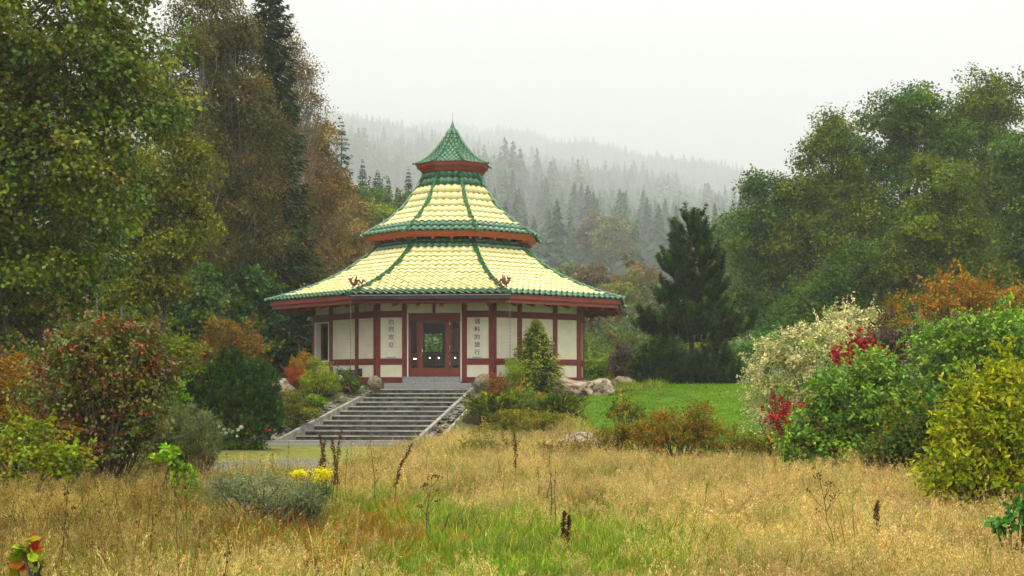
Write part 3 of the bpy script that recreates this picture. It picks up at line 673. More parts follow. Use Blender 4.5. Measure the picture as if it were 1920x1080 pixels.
# ------------------------------------------------------------------ foliage generators
def unit(v): return v / np.maximum(np.linalg.norm(v, axis=1, keepdims=True), 1e-9)
def leaf_cloud(P, N, A, size, width, C, kind='diamond', C2=None):
    """P positions, N normals, A leaf axes, size and colours per leaf -> V, [faces], colours"""
    n = len(P); T = unit(np.cross(N, A)); s = size[:, None]
    if kind == 'diamond':
        V = np.stack([P, P + A * s * 0.45 + T * s * width + N * s * 0.08, P + A * s, P + A * s * 0.45 - T * s * width + N * s * 0.08], 1).reshape(-1, 3)
        b = np.arange(n)[:, None] * 4
        return V, [b + np.array([[0, 1, 2, 3]])], np.repeat(C, 4, 0)
    if kind == 'leaf':
        c2 = C if C2 is None else C2
        V = np.stack([P, P + A * s * 0.28 + T * s * width * 0.8 + N * s * 0.08, P + A * s * 0.65 + T * s * width * 0.85 + N * s * 0.06, P + A * s - N * s * 0.06,
                      P + A * s * 0.65 - T * s * width * 0.85 + N * s * 0.06, P + A * s * 0.28 - T * s * width * 0.8 + N * s * 0.08, P + A * s * 0.45], 1).reshape(-1, 3)
        b = np.arange(n)[:, None] * 7
        Fq = np.concatenate([b + np.array([[0, 1, 2, 6]]), b + np.array([[6, 2, 3, 4]]), b + np.array([[0, 6, 4, 5]])])
        CC = np.repeat(c2, 7, 0); CC[6::7] = C; CC[0::7] = C
        return V, [Fq], CC
    # 'needle' : a narrow triangle
    V = np.stack([P - T * s * width, P + T * s * width, P + A * s], 1).reshape(-1, 3)
    b = np.arange(n)[:, None] * 3
    return V, [b + np.array([[0, 1, 2]])], np.repeat(C, 3, 0)

def veg(C):
    C = np.asarray(C, dtype=float); l = (C @ np.array([0.3, 0.6, 0.1]))[..., None]
    return np.clip((l + (C - l) * 1.42) * 1.46 * np.array([1.03, 1.0, 0.88]), 0.004, 0.75)
def pick_cols(r, cols, n):
    c = np.array([q[0] for q in cols]); w = np.array([q[1] for q in cols], dtype=float); w /= w.sum()
    return veg(c)[r.choice(len(cols), n, p=w)]

def sample_ells(r, ells, n, lo=0.45, hi=1.0):
    E = np.array(ells, dtype=float); w = (E[:, 3] * E[:, 4] * E[:, 5]) ** (2 / 3); w /= w.sum()
    k = r.choice(len(E), n, p=w); d = unit(r.normal(size=(n, 3))); d[:, 2] = np.where(d[:, 2] < -0.75, d[:, 2] * 0.4, d[:, 2])
    rad = r.uniform(lo ** 3, hi ** 3, n) ** (1 / 3)
    wob = 1 + 0.13 * np.sin(d[:, 0] * 5 + k) * np.cos(d[:, 2] * 4 + 2 * k)
    return E[k, :3] + d * E[k, 3:] * (rad * wob)[:, None], d

def crown_mesh(name, seed, ells, n_clump, per, clump_r, leaf, cols, width=0.33, kind='diamond', flat=0.65, droop=0.25, up=0.6, cvar=0.35, lo=0.45, cols2=None, tipcol=None, shoots=(5, 1.0)):
    r = np.random.default_rng(seed)
    Cc, Dd = sample_ells(r, ells, n_clump, lo)
    cr = clump_r * r.uniform(0.6, 1.35, n_clump)
    cb = pick_cols(r, cols, n_clump) * r.lognormal(0, cvar * 0.6, (n_clump, 1))
    n = n_clump * per; id_ = np.repeat(np.arange(n_clump), per)
    g = unit(r.normal(size=(n, 3))) * (r.uniform(0, 1, (n, 1)) ** 0.5); g[:, 2] *= flat
    P = Cc[id_] + g * cr[id_][:, None]
    P[:, 2] -= (g[:, 0] ** 2 + g[:, 1] ** 2) * cr[id_] * droop
    N = unit(Dd[id_] * 0.35 + np.array([0, 0, up]) + r.normal(size=(n, 3)) * 0.55 + g * 0.3)
    A = r.normal(size=(n, 3)) + g * 0.8 + np.array([0, 0, -droop * 1.6]); A = unit(A - N * np.sum(A * N, 1, keepdims=True))
    mixc = pick_cols(r, cols, n); C = (cb[id_] * 0.72 + mixc * 0.28) * r.lognormal(0, 0.22, (n, 1))
    ns = max(2, n_clump // shoots[0]); per2 = 16          # leafy shoots that stand out of the crown
    ki = r.choice(n_clump, ns); sd = unit(Dd[ki] * 0.75 + np.array([0, 0, 0.75]) + r.normal(0, 0.3, (ns, 3))); L2 = clump_r * shoots[1] * r.uniform(1.3, 3.0, ns)
    k2 = np.repeat(np.arange(ns), per2); t2 = r.uniform(0.1, 1.0, ns * per2); m2 = ns * per2
    P = np.concatenate([P, Cc[ki][k2] + sd[k2] * (L2[k2] * t2)[:, None] + r.normal(0, clump_r * 0.10, (m2, 3)) * (1.3 - t2)[:, None]])
    A2 = unit(sd[k2] * 0.6 + r.normal(size=(m2, 3)) * 0.6); N2 = r.normal(size=(m2, 3)) * 0.6 + np.array([0, 0, up]); N2 = unit(N2 - A2 * np.sum(N2 * A2, 1, keepdims=True))
    A = np.concatenate([A, A2]); N = np.concatenate([N, N2]); C = np.concatenate([C, cb[ki][k2] * r.lognormal(0, 0.22, (m2, 1))]); g = np.concatenate([g, np.ones((m2, 3)) * 0.5]); n = n + m2
    C2 = None
    if cols2 is not None: C2 = pick_cols(r, cols2, n) * r.lognormal(0, 0.2, (n, 1))
    if tipcol is not None:
        z = (P[:, 2] - P[:, 2].min()) / np.ptp(P[:, 2]); t = np.clip((np.linalg.norm(g, axis=1) - 0.55) * 2, 0, 1)[:, None]; C = C * (1 - t) + np.array(tipcol) * t * r.lognormal(0, .2, (n, 1))
    sz = leaf * r.uniform(0.65, 1.3, n)
    V, Fs, CC = leaf_cloud(P, N, A, sz, width, C, kind, C2)
    return np_mesh(name, V, Fs, CC), Cc

def limbs(name, seed, base_pts, clumps, n, r0, r_tip, top=None, bend=0.25, seg=4, sides=5, trunk_r=None, limb_k=0.3, hfr=(0.5, 0.85)):
    """trunk from the ground plus limbs that reach into the clumps"""
    r = random.Random(seed); b = MB(); clumps = list(clumps); r.shuffle(clumps)
    if top is not None:
        bx, by = base_pts[0]; pts = []
        for i in range(9):
            t = i / 8; pts.append((bx + (top[0] - bx) * t + 0.25 * math.sin(t * 5 + seed) * t * min(1, top[2] / 8), by + (top[1] - by) * t + 0.2 * math.sin(t * 4 + 2 * seed) * t * min(1, top[2] / 8), -0.3 + (top[2] + 0.3) * t))
        b.tube(pts, [lerp(trunk_r, trunk_r * 0.12, (i / 8) ** 0.8) * (1.35 if i == 0 else 1) for i in range(9)], 8)
    for c in clumps[:n]:
        c = Vector(c)
        if top is not None:
            h = max(0.12, min(0.92, (c.z / top[2]) * r.uniform(*hfr))); i = h * 8; k = int(i); s = Vector(pts[k]).lerp(Vector(pts[min(8, k + 1)]), i - k); rr = trunk_r * (1 - h) * limb_k + r_tip * 1.5
        else:
            bx, by = r.choice(base_pts); s = Vector((bx, by, -0.1)); rr = r0
        d = c - s; side = Vector((r.uniform(-1, 1), r.uniform(-1, 1), r.uniform(-0.2, 0.8))) * d.length * bend * 0.5
        pp = [s + d * t + side * math.sin(t * math.pi) for t in np.linspace(0, 1, seg + 1)]
        b.tube(pp, [lerp(rr, r_tip, t) for t in np.linspace(0, 1, seg + 1)], sides, cap=False)
    return b.mesh(name, smooth=True)

def ells_px(spec, D, bx, by, zg, depth=1.0):
    """(x, y, rx, ry[, dD]) in photograph pixels at distance D -> metres around the base"""
    out = []
    for e in spec:
        d = D + (e[4] if len(e) > 4 else 0); s = d / F
        out.append((PX(e[0], d) - bx, d - by, PZ(e[1], d) - zg, e[2] * s, (e[2] + e[3]) / 2 * s * depth, e[3] * s))
    return out

def broadleaf(name, label, cat, D, basex, spec, seed, n_clump, per, clump_r, leaf, cols, group=None, trunk=True, trunk_r=0.16, n_limb=50, mat='leaf', bark='bark', depth=0.9, topfrac=0.9, stems=5, parts=('trunk', 'crown'), skirt=True, limb_k=0.3, **kw):
    bx = PX(basex, D); zg = gh(bx, D); e = empty(name, (bx, D, zg), 0, label, cat, group)
    el = ells_px(spec, D, bx, D, zg, depth)
    if trunk:                    # bulges and side sprays so that the outline is uneven
        rr_ = random.Random(seed)
        for q in list(el):
            for _ in range(4):
                a_ = rr_.uniform(0, 6.28); e_ = rr_.uniform(-0.3, 1.1); k_ = rr_.uniform(0.28, 0.5)
                el.append((q[0] + q[3] * 0.9 * math.cos(a_) * math.cos(e_), q[1] + q[4] * 0.9 * math.sin(a_) * math.cos(e_), q[2] + q[5] * 0.92 * math.sin(e_), q[3] * k_, q[4] * k_, q[5] * k_ * 0.9))
    else:
        rr_ = random.Random(seed)
        for q in list(el):
            for _ in range(3):
                a_ = rr_.uniform(0, 6.28); e_ = rr_.uniform(0.0, 1.3); k_ = rr_.uniform(0.2, 0.36)
                el.append((q[0] + q[3] * math.cos(a_) * math.cos(e_), q[1] + q[4] * math.sin(a_) * math.cos(e_), q[2] + q[5] * 1.02 * math.sin(e_), q[3] * k_, q[4] * k_, q[5] * k_))
    if not trunk and skirt:      # foliage of a shrub reaches the ground
        lo_ = min(q[2] - q[5] for q in el)
        if lo_ > 0.05:
            x0, x1 = min(q[0] - q[3] for q in el), max(q[0] + q[3] for q in el); hw_ = (x1 - x0) / 2; zt_ = lo_ + 0.45 * min(q[5] for q in el)
            for f_ in ((-0.4, 0, 0.4) if hw_ > 0.5 else (0,)): el.append(((x0 + x1) / 2 + f_ * hw_, 0.0, zt_ * 0.5, hw_ * (0.5 if hw_ > 0.5 else 0.9), hw_ * 0.45, zt_ * 0.55))
            n_clump = int(n_clump * 1.25)
    if trunk: kw.setdefault('shoots', (16, 0.55)); kw.setdefault('cvar', 0.6)
    cm, Cc = crown_mesh(parts[1], seed, el, n_clump, per, clump_r, leaf, cols, **kw)
    link(parts[1], cm, M[mat], e)
    if trunk:
        hi = max(el, key=lambda q: q[2] + q[5]); top = (hi[0], hi[1], hi[2] + hi[5] * topfrac)
        lm = limbs(parts[0], seed, [(0, 0)], Cc, n_limb, 0.05, 0.010, top, trunk_r=trunk_r, limb_k=limb_k)
    else:
        r = random.Random(seed); w = max(abs(q[3]) for q in el) * 0.35
        lm = limbs(parts[0], seed, [(r.uniform(-w, w), r.uniform(-w, w) * 0.6) for _ in range(stems)], Cc, n_limb, 0.022, 0.005)
    link(parts[0], lm, M[bark], e)
    return e
def shrub(name, label, D, basex, spec, seed, n_clump, per, clump_r, leaf, cols, n_limb=30, **kw):
    return broadleaf(name, label, kw.pop('cat', 'shrub'), D, basex, spec, seed, n_clump, per, clump_r, leaf, cols, trunk=False, n_limb=n_limb, bark='stem', parts=('stems', 'foliage'), **kw)

OL = [((0.12, 0.125, 0.018), 3), ((0.085, 0.115, 0.018), 5), ((0.16, 0.145, 0.022), 1.5), ((0.05, 0.09, 0.018), 4), ((0.14, 0.11, 0.02), 0.5)]
DKG = [((0.03, 0.07, 0.018), 3), ((0.045, 0.095, 0.022), 3), ((0.075, 0.12, 0.026), 1)]
BR = [((0.095, 0.078, 0.034), 3), ((0.075, 0.07, 0.03), 3), ((0.12, 0.09, 0.035), 1), ((0.06, 0.065, 0.025), 3)]
ALD = [((0.044, 0.080, 0.024), 4), ((0.066, 0.106, 0.028), 3), ((0.09, 0.112, 0.028), 2), ((0.022, 0.046, 0.016), 3)]
ALY = [((0.068, 0.092, 0.024), 3), ((0.10, 0.11, 0.028), 2), ((0.046, 0.076, 0.022), 2)]

# ---- left wood
broadleaf('maple_tree', 'tall maple with yellow-green leaves filling the upper left corner', 'tree', 33, 30, [(60, 40, 235, 220), (235, 170, 125, 120), (80, 300, 180, 190), (-160, 150, 200, 380), (190, 330, 90, 140), (40, 500, 120, 110), (-100, 560, 120, 130)], 101, 1300, 92, 0.58, 0.108, OL, trunk_r=0.26, n_limb=70, mat='wetleaf', width=0.42, cvar=0.5, droop=0.35, lo=0.3)
broadleaf('maple_tree', 'dark green maple in the shade below the yellow-green one', 'tree', 37, 90, [(60, 420, 150, 130), (170, 470, 80, 80), (60, 560, 110, 70), (-60, 470, 120, 160)], 102, 520, 80, 0.6, 0.108, [((0.022, 0.055, 0.014), 3), ((0.035, 0.075, 0.02), 3), ((0.10, 0.10, 0.02), 1)], trunk_r=0.2, n_limb=40, mat='wetleaf', width=0.42, lo=0.3)
broadleaf('aspen_tree', 'olive-leaved tree between the maple and the brown birches', 'tree', 47, 300, [(305, 330, 75, 90), (330, 420, 60, 60), (285, 460, 85, 70), (235, 430, 60, 110), (270, 530, 80, 40)], 103, 460, 75, 0.55, 0.13, [((0.125, 0.12, 0.035), 3), ((0.095, 0.105, 0.03), 3), ((0.07, 0.088, 0.026), 2)], trunk_r=0.15, n_limb=50, droop=0.5, lo=0.3)
broadleaf('birch_tree', 'brown-leaved birch with pale trunk nearest the maple', 'tree', 58, 365, [(350, 70, 55, 110), (345, 190, 65, 90), (370, 330, 75, 130), (360, 450, 80, 90)], 104, 620, 80, 0.62, 0.115, BR, trunk_r=0.15, n_limb=80, bark='birch', droop=0.6, lo=0.3, limb_k=0.18)
broadleaf('birch_tree', 'rusty brown birch beside the tall dark spruce', 'tree', 60, 450, [(425, 70, 50, 100), (445, 190, 60, 110), (470, 320, 65, 120), (465, 440, 70, 90)], 105, 620, 80, 0.62, 0.115, [((0.09, 0.07, 0.034), 3), ((0.07, 0.06, 0.03), 3), ((0.06, 0.068, 0.026), 3)], trunk_r=0.15, n_limb=80, bark='birch', droop=0.6, lo=0.3, limb_k=0.18)
broadleaf('birch_tree', 'half-bare birch with thin twigs against the sky', 'tree', 70, 535, [(530, 100, 32, 60), (565, 120, 34, 40), (560, 190, 45, 60), (535, 280, 45, 70), (575, 160, 25, 50)], 106, 330, 26, 0.6, 0.11, [((0.12, 0.085, 0.03), 2), ((0.10, 0.08, 0.04), 2)], trunk_r=0.11, n_limb=230, bark='birch', droop=0.4, topfrac=0.8, lo=0.2, limb_k=0.14)
broadleaf('birch_tree', 'brown thin-leaved tree behind the pavilion roof edge', 'tree', 82, 600, [(590, 270, 45, 45), (600, 350, 50, 70), (590, 450, 60, 80)], 107, 330, 70, 0.75, 0.15, [((0.13, 0.085, 0.035), 3), ((0.10, 0.085, 0.035), 2)], trunk_r=0.12, n_limb=110, bark='birch', droop=0.5, lo=0.2, limb_k=0.15)
broadleaf('birch_tree', 'pale brown round birch left of the middle roof', 'tree', 104, 655, [(650, 440, 42, 70), (640, 500, 50, 50)], 108, 240, 70, 0.9, 0.2, [((0.15, 0.10, 0.045), 3), ((0.11, 0.10, 0.04), 2)], trunk_r=0.16, n_limb=80, bark='birch', lo=0.2)
broadleaf('alder_tree', 'light green rounded tree left of the middle roof', 'tree', 112, 705, [(700, 420, 45, 40), (720, 440, 40, 50), (690, 480, 50, 50)], 109, 240, 70, 1.0, 0.22, [((0.09, 0.13, 0.03), 3), ((0.12, 0.13, 0.035), 2)], trunk_r=0.16, n_limb=40, lo=0.2)
broadleaf('alder_tree', 'green tree below the blue-green spruces', 'tree', 118, 645, [(640, 380, 40, 40), (600, 400, 40, 50), (690, 385, 35, 35), (745, 410, 40, 40)], 110, 260, 70, 1.0, 0.22, [((0.05, 0.085, 0.03), 3), ((0.07, 0.10, 0.03), 2)], trunk_r=0.16, n_limb=40, lo=0.2)
broadleaf('alder_tree', 'dim olive tree behind the dark hazel bushes', 'tree', 66, 430, [(440, 480, 90, 60), (330, 500, 90, 60), (530, 500, 60, 55), (200, 520, 90, 70)], 111, 420, 70, 0.8, 0.16, [((0.08, 0.07, 0.022), 3), ((0.06, 0.07, 0.022), 3)], trunk_r=0.18, n_limb=40, lo=0.2)
HZL = [((0.03, 0.065, 0.018), 4), ((0.05, 0.09, 0.022), 3), ((0.09, 0.12, 0.026), 1)]
shrub('hazel_bush', 'large dark green hazel bush below the brown birches', 53, 350, [(345, 575, 85, 65), (320, 640, 80, 50)], 120, 260, 60, 0.42, 0.15, HZL, width=0.42, mat='wetleaf', cat='bush')
shrub('hazel_bush', 'dark green hazel bush rising behind the orange shrub', 59, 450, [(435, 560, 75, 60), (455, 640, 75, 60)], 121, 260, 60, 0.42, 0.15, HZL, width=0.42, mat='wetleaf', cat='bush')
shrub('hazel_bush', 'dark green hazel bush under the pavilion eave corner', 61, 535, [(525, 600, 45, 40), (540, 660, 35, 55), (500, 640, 50, 60)], 122, 220, 60, 0.42, 0.15, HZL, width=0.42, mat='wetleaf', cat='bush')
shrub('elder_bush', 'light green bush by the two metal posts', 50, 205, [(200, 575, 50, 40), (170, 620, 60, 40), (255, 600, 50, 40)], 123, 200, 50, 0.4, 0.14, [((0.10, 0.14, 0.04), 2), ((0.14, 0.15, 0.04), 2), ((0.07, 0.11, 0.03), 1)], width=0.4, cat='bush')
shrub('elder_bush', 'dull brown-green undergrowth bush at the picture edge under the maple', 44, 60, [(60, 610, 110, 50), (-40, 620, 90, 50)], 124, 220, 50, 0.4, 0.12, [((0.09, 0.085, 0.03), 2), ((0.14, 0.11, 0.04), 1), ((0.05, 0.07, 0.02), 2)], cat='bush')
shrub('berry_bush', 'yellow-green bush between the purple shrub and the dark dwarf pine', 38, 330, [(330, 660, 50, 30), (320, 700, 55, 45), (360, 690, 40, 40)], 125, 200, 50, 0.22, 0.085, [((0.14, 0.16, 0.03), 3), ((0.10, 0.13, 0.025), 2), ((0.16, 0.10, 0.03), 1)])
shrub('barberry_shrub', 'orange-brown feathery shrub above the dark dwarf pine', 43, 435, [(435, 640, 55, 45), (410, 660, 45, 35), (460, 655, 40, 40)], 126, 240, 60, 0.24, 0.07, [((0.15, 0.083, 0.036), 3), ((0.11, 0.085, 0.03), 3), ((0.07, 0.085, 0.025), 1)], up=0.9)
shrub('chokeberry_shrub', 'big purple-red and green glossy-leaved shrub in the left foreground', 22, 190, [(200, 690, 105, 85), (120, 740, 80, 95), (250, 760, 80, 90), (180, 820, 120, 60), (190, 640, 60, 45)], 127, 900, 18, 0.17, 0.072, [((0.085, 0.062, 0.035), 3), ((0.11, 0.045, 0.03), 1.5), ((0.055, 0.08, 0.02), 5), ((0.20, 0.06, 0.025), 0.6), ((0.10, 0.095, 0.03), 3)], width=0.3, kind='leaf', mat='wetleaf', n_limb=110, up=0.5, droop=0.1, lo=0.2, skirt=False)
shrub('rust_shrub', 'rusty orange fine-leaved shrub at the left edge', 27, 20, [(10, 700, 60, 50), (30, 760, 60, 60), (-40, 730, 60, 80)], 128, 260, 60, 0.2, 0.05, [((0.19, 0.10, 0.018), 3), ((0.15, 0.10, 0.018), 3), ((0.10, 0.085, 0.02), 1)], up=0.8)
shrub('lavender_bush', 'grey-green wiry mound beside the purple-red shrub', 24, 350, [(350, 825, 75, 50), (330, 860, 75, 30), (300, 820, 50, 40)], 129, 420, 60, 0.12, 0.055, [((0.11, 0.13, 0.07), 3), ((0.15, 0.16, 0.085), 2), ((0.08, 0.10, 0.05), 2)], width=0.12, up=0.2, droop=-0.3, n_limb=60)
shrub('lavender_bush', 'grey-green low wiry shrub in front of the gravel, beside the goldenrod', 16.6, 505, [(500, 930, 100, 40), (430, 925, 50, 35), (580, 940, 50, 30)], 130, 170, 40, 0.13, 0.05, [((0.13, 0.15, 0.095), 3), ((0.17, 0.18, 0.12), 2), ((0.09, 0.115, 0.06), 2)], width=0.10, lo=0.15, up=0.2, droop=-0.3, n_limb=70)
shrub('bramble', 'low green-leaved bramble at the foot of the left shrub', 20, 60, [(50, 830, 70, 50), (20, 880, 60, 40), (120, 870, 50, 30)], 131, 160, 22, 0.16, 0.06, [((0.13, 0.16, 0.03), 3), ((0.09, 0.13, 0.03), 2), ((0.17, 0.13, 0.04), 1)], kind='leaf', width=0.4)
shrub('sapling', 'small bright green sapling before the grey-green mound', 19, 318, [(318, 860, 22, 22), (330, 880, 24, 18), (355, 900, 18, 24)], 132, 36, 9, 0.10, 0.075, [((0.10, 0.18, 0.02), 2), ((0.15, 0.20, 0.025), 1)], kind='leaf', width=0.38, n_limb=12, cat='plant')
shrub('sapling', 'red and green leafy sprig at the lower left corner', 7.0, 40, [(45, 1030, 36, 16), (20, 1060, 30, 14), (80, 1050, 18, 12)], 134, 10, 3, 0.05, 0.062, [((0.12, 0.16, 0.04), 2), ((0.18, 0.05, 0.03), 1)], kind='leaf', width=0.4, n_limb=8, cat='plant', skirt=False)
shrub('cranesbill', 'light green low plant in the bed before the purple shrub side', 33, 330, [(318, 720, 22, 30), (335, 740, 20, 20)], 133, 60, 30, 0.16, 0.08, [((0.12, 0.20, 0.04), 1), ((0.09, 0.15, 0.03), 1)], cat='plant')

# ---- right wood
broadleaf('alder_tree', 'green alder at the lawn end of the right-hand wood', 'tree', 80, 1440, [(1440, 385, 45, 70), (1420, 480, 50, 90), (1475, 440, 60, 90), (1420, 590, 60, 60), (1480, 560, 70, 80), (1500, 380, 45, 60)], 201, 640, 75, 0.8, 0.17, ALD, trunk_r=0.2, n_limb=50, lo=0.35)
broadleaf('alder_tree', 'slim pale-topped alder second from the lawn', 'tree', 78, 1560, [(1565, 255, 32, 50), (1550, 330, 55, 65), (1530, 430, 75, 90), (1560, 540, 90, 80), (1590, 380, 60, 80)], 202, 700, 75, 0.8, 0.17, ALY, trunk_r=0.2, n_limb=60, lo=0.35)
broadleaf('alder_tree', 'broad dark alder with gaps of sky in its crown', 'tree', 82, 1680, [(1690, 215, 80, 55), (1640, 280, 65, 65), (1730, 290, 85, 80), (1770, 250, 45, 50), (1660, 390, 80, 80), (1700, 480, 90, 80), (1650, 560, 70, 60)], 203, 900, 70, 0.85, 0.18, ALD, trunk_r=0.26, n_limb=80, lo=0.35, cvar=0.55, flat=0.5)
broadleaf('alder_tree', 'tallest alder with thin see-through top at the upper right', 'tree', 84, 1850, [(1840, 190, 60, 60), (1880, 200, 55, 55), (1810, 250, 50, 45), (1880, 290, 70, 60), (1820, 340, 60, 60), (1890, 400, 80, 80), (1860, 500, 90, 80)], 204, 720, 60, 0.85, 0.18, ALY, trunk_r=0.24, n_limb=110, lo=0.3)
broadleaf('alder_tree', 'lighter olive alder standing in front of the tallest one', 'tree', 68, 1770, [(1770, 350, 60, 60), (1750, 430, 75, 70), (1800, 450, 70, 70), (1730, 530, 80, 70), (1810, 550, 90, 70)], 205, 620, 70, 0.68, 0.15, ALY, trunk_r=0.2, n_limb=50, lo=0.4)
broadleaf('alder_tree', 'low-branched alder behind the pale variegated shrub', 'tree', 70, 1590, [(1590, 520, 60, 60), (1540, 580, 65, 50), (1620, 590, 70, 55), (1470, 610, 60, 40)], 206, 460, 70, 0.68, 0.15, ALD, trunk_r=0.16, n_limb=40, lo=0.4)
broadleaf('alder_tree', 'dark alder cut by the right picture edge', 'tree', 72, 1935, [(1935, 350, 60, 110), (1930, 480, 70, 110), (1980, 400, 70, 160)], 207, 520, 70, 0.72, 0.16, ALD, trunk_r=0.22, n_limb=40, lo=0.4)
broadleaf('alder_tree', 'hazy round alder just behind the pine top', 'tree', 140, 1375, [(1378, 420, 32, 26), (1360, 460, 40, 50), (1400, 470, 40, 60)], 208, 200, 60, 1.2, 0.3, ALD, trunk_r=0.2, n_limb=30, lo=0.3)
for i, (x, y, rx, ry, D, cols, lab) in enumerate([
    (1110, 520, 30, 35, 150, [((0.115, 0.085, 0.055), 1), ((0.09, 0.085, 0.045), 1)], 'reddish brown birch beyond the right roof edge'),
    (1160, 560, 45, 50, 135, [((0.09, 0.11, 0.035), 1), ((0.12, 0.11, 0.04), 1)], 'green-brown alder between the pavilion and the pine'),
    (1185, 520, 40, 40, 150, [((0.10, 0.10, 0.045), 1), ((0.13, 0.09, 0.045), 1)], 'brownish alder half hidden by the pine'),
    (1105, 610, 45, 50, 110, [((0.10, 0.095, 0.05), 1), ((0.075, 0.09, 0.04), 1)], 'grey-brown willow beside the pavilion eave'),
    (1160, 640, 40, 45, 105, [((0.07, 0.10, 0.05), 1), ((0.05, 0.08, 0.045), 1)], 'bluish green bushy tree behind the purple conical shrub'),
    (1215, 590, 40, 60, 120, [((0.06, 0.09, 0.035), 1), ((0.09, 0.10, 0.04), 1)], 'dull green alder directly behind the pine'),
    (1060, 540, 40, 40, 170, [((0.07, 0.10, 0.035), 1), ((0.09, 0.11, 0.04), 1)], 'green alder just above the right roof slope'),
    (1330, 560, 50, 70, 120, [((0.07, 0.095, 0.035), 1), ((0.09, 0.105, 0.035), 1)], 'green alder between the pine and the right-hand wood'),
    (1300, 640, 60, 45, 95, [((0.06, 0.09, 0.03), 1), ((0.10, 0.09, 0.04), 1)], 'low green tree seen through the pine'),
    (1150, 440, 32, 32, 380, [((0.13, 0.14, 0.07), 1), ((0.11, 0.12, 0.06), 1)], 'pale yellow-green broadleaf tree among the hillside spruces'),
    (1105, 430, 20, 26, 400, [((0.12, 0.095, 0.07), 1), ((0.10, 0.09, 0.06), 1)], 'reddish broadleaf tree among the hillside spruces'),
    (560, 560, 40, 60, 80, [((0.06, 0.08, 0.025), 1), ((0.09, 0.085, 0.03), 1)], 'olive tree directly behind the left roof edge')]):
    k = D / 75.0
    broadleaf('alder_tree', lab, 'tree', D, x, [(x, y, rx, ry), (x - rx * .4, y + ry * .7, rx * .9, ry * .8), (x + rx * .45, y + ry * .8, rx * .8, ry * .8)], 220 + i, 130, 60, 0.026 * D / F * 1000 / 1.6 * (rx / 40) ** .5 * 0.75, 0.0022 * D, cols, trunk_r=0.14 * k ** .5, n_limb=30, lo=0.2, bark='birch' if 'birch' in lab else 'bark')

# ---- shrubs on the right
VAR = [((0.46, 0.43, 0.29), 4), ((0.34, 0.34, 0.21), 3), ((0.17, 0.21, 0.085), 2), ((0.10, 0.14, 0.05), 1)]
shrub('dogwood_shrub', 'large cream and green variegated dogwood at the lawn edge', 33.5, 1490, [(1500, 660, 62, 45), (1450, 700, 55, 60), (1540, 700, 65, 70), (1440, 770, 48, 55), (1500, 780, 75, 50), (1560, 640, 40, 40)], 301, 520, 34, 0.20, 0.078, VAR, width=0.24, up=0.75, n_limb=60)
shrub('dogwood_shrub', 'cream variegated dogwood rising behind the larger one', 36, 1590, [(1600, 610, 45, 38), (1565, 630, 35, 35), (1610, 650, 45, 40)], 302, 260, 34, 0.20, 0.078, VAR, width=0.24, up=0.75)
RDC = [((0.17, 0.022, 0.024), 3), ((0.12, 0.018, 0.02), 2), ((0.22, 0.04, 0.035), 1)]
shrub('burgundy_shrub', 'crimson-leaved shrub between the dogwood and the green shrub', 31.5, 1600, [(1592, 690, 36, 46), (1622, 668, 36, 32), (1578, 725, 28, 32)], 303, 150, 24, 0.16, 0.075, RDC, width=0.36)
shrub('burgundy_shrub', 'low crimson-leaved shrub at the foot of the dogwood', 30, 1500, [(1498, 790, 44, 36), (1475, 805, 28, 24), (1530, 762, 28, 24)], 304, 150, 24, 0.15, 0.072, RDC, width=0.36)
shrub('plum_shrub', 'dark purple shrub under the orange serviceberry', 34, 1655, [(1655, 645, 35, 30), (1690, 655, 35, 30)], 305, 110, 30, 0.2, 0.075, [((0.06, 0.035, 0.035), 2), ((0.09, 0.05, 0.05), 1), ((0.05, 0.06, 0.03), 1)], skirt=False)
shrub('serviceberry', 'orange autumn serviceberry above the green shrubs', 36, 1790, [(1720, 590, 60, 40), (1790, 560, 60, 42), (1860, 570, 60, 40), (1830, 545, 30, 30), (1760, 560, 35, 30), (1910, 575, 40, 35)], 306, 270, 15, 0.26, 0.08, [((0.21, 0.115, 0.03), 3), ((0.17, 0.115, 0.03), 2), ((0.23, 0.08, 0.03), 0.8), ((0.11, 0.10, 0.03), 2)], width=0.3, n_limb=90, up=0.5, skirt=False)
GRS = [((0.10, 0.165, 0.045), 4), ((0.14, 0.205, 0.055), 3), ((0.055, 0.10, 0.03), 2), ((0.20, 0.25, 0.08), 1)]
shrub('philadelphus_shrub', 'big fresh green shrub beside the crimson ones', 27, 1600, [(1600, 750, 80, 60), (1540, 800, 60, 55), (1660, 760, 70, 70), (1610, 840, 110, 45), (1700, 800, 70, 70), (1500, 840, 48, 38), (1640, 700, 60, 40)], 307, 800, 30, 0.19, 0.085, GRS, width=0.27, n_limb=80, mat='wetleaf')
shrub('philadelphus_shrub', 'fresh green shrub below the orange serviceberry at the right edge', 28.5, 1830, [(1770, 650, 70, 45), (1850, 640, 80, 50), (1920, 650, 60, 60), (1800, 720, 90, 60), (1890, 730, 70, 60), (1760, 800, 60, 60)], 308, 640, 30, 0.19, 0.088, GRS, width=0.27, n_limb=70, mat='wetleaf')
shrub('hazel_bush', 'dark leafy bush in the gap behind the golden shrub', 24, 1740, [(1740, 830, 80, 55), (1690, 850, 60, 40), (1790, 790, 60, 60)], 309, 260, 34, 0.2, 0.085, [((0.03, 0.06, 0.018), 2), ((0.06, 0.075, 0.02), 2), ((0.10, 0.085, 0.025), 1)], cat='bush')
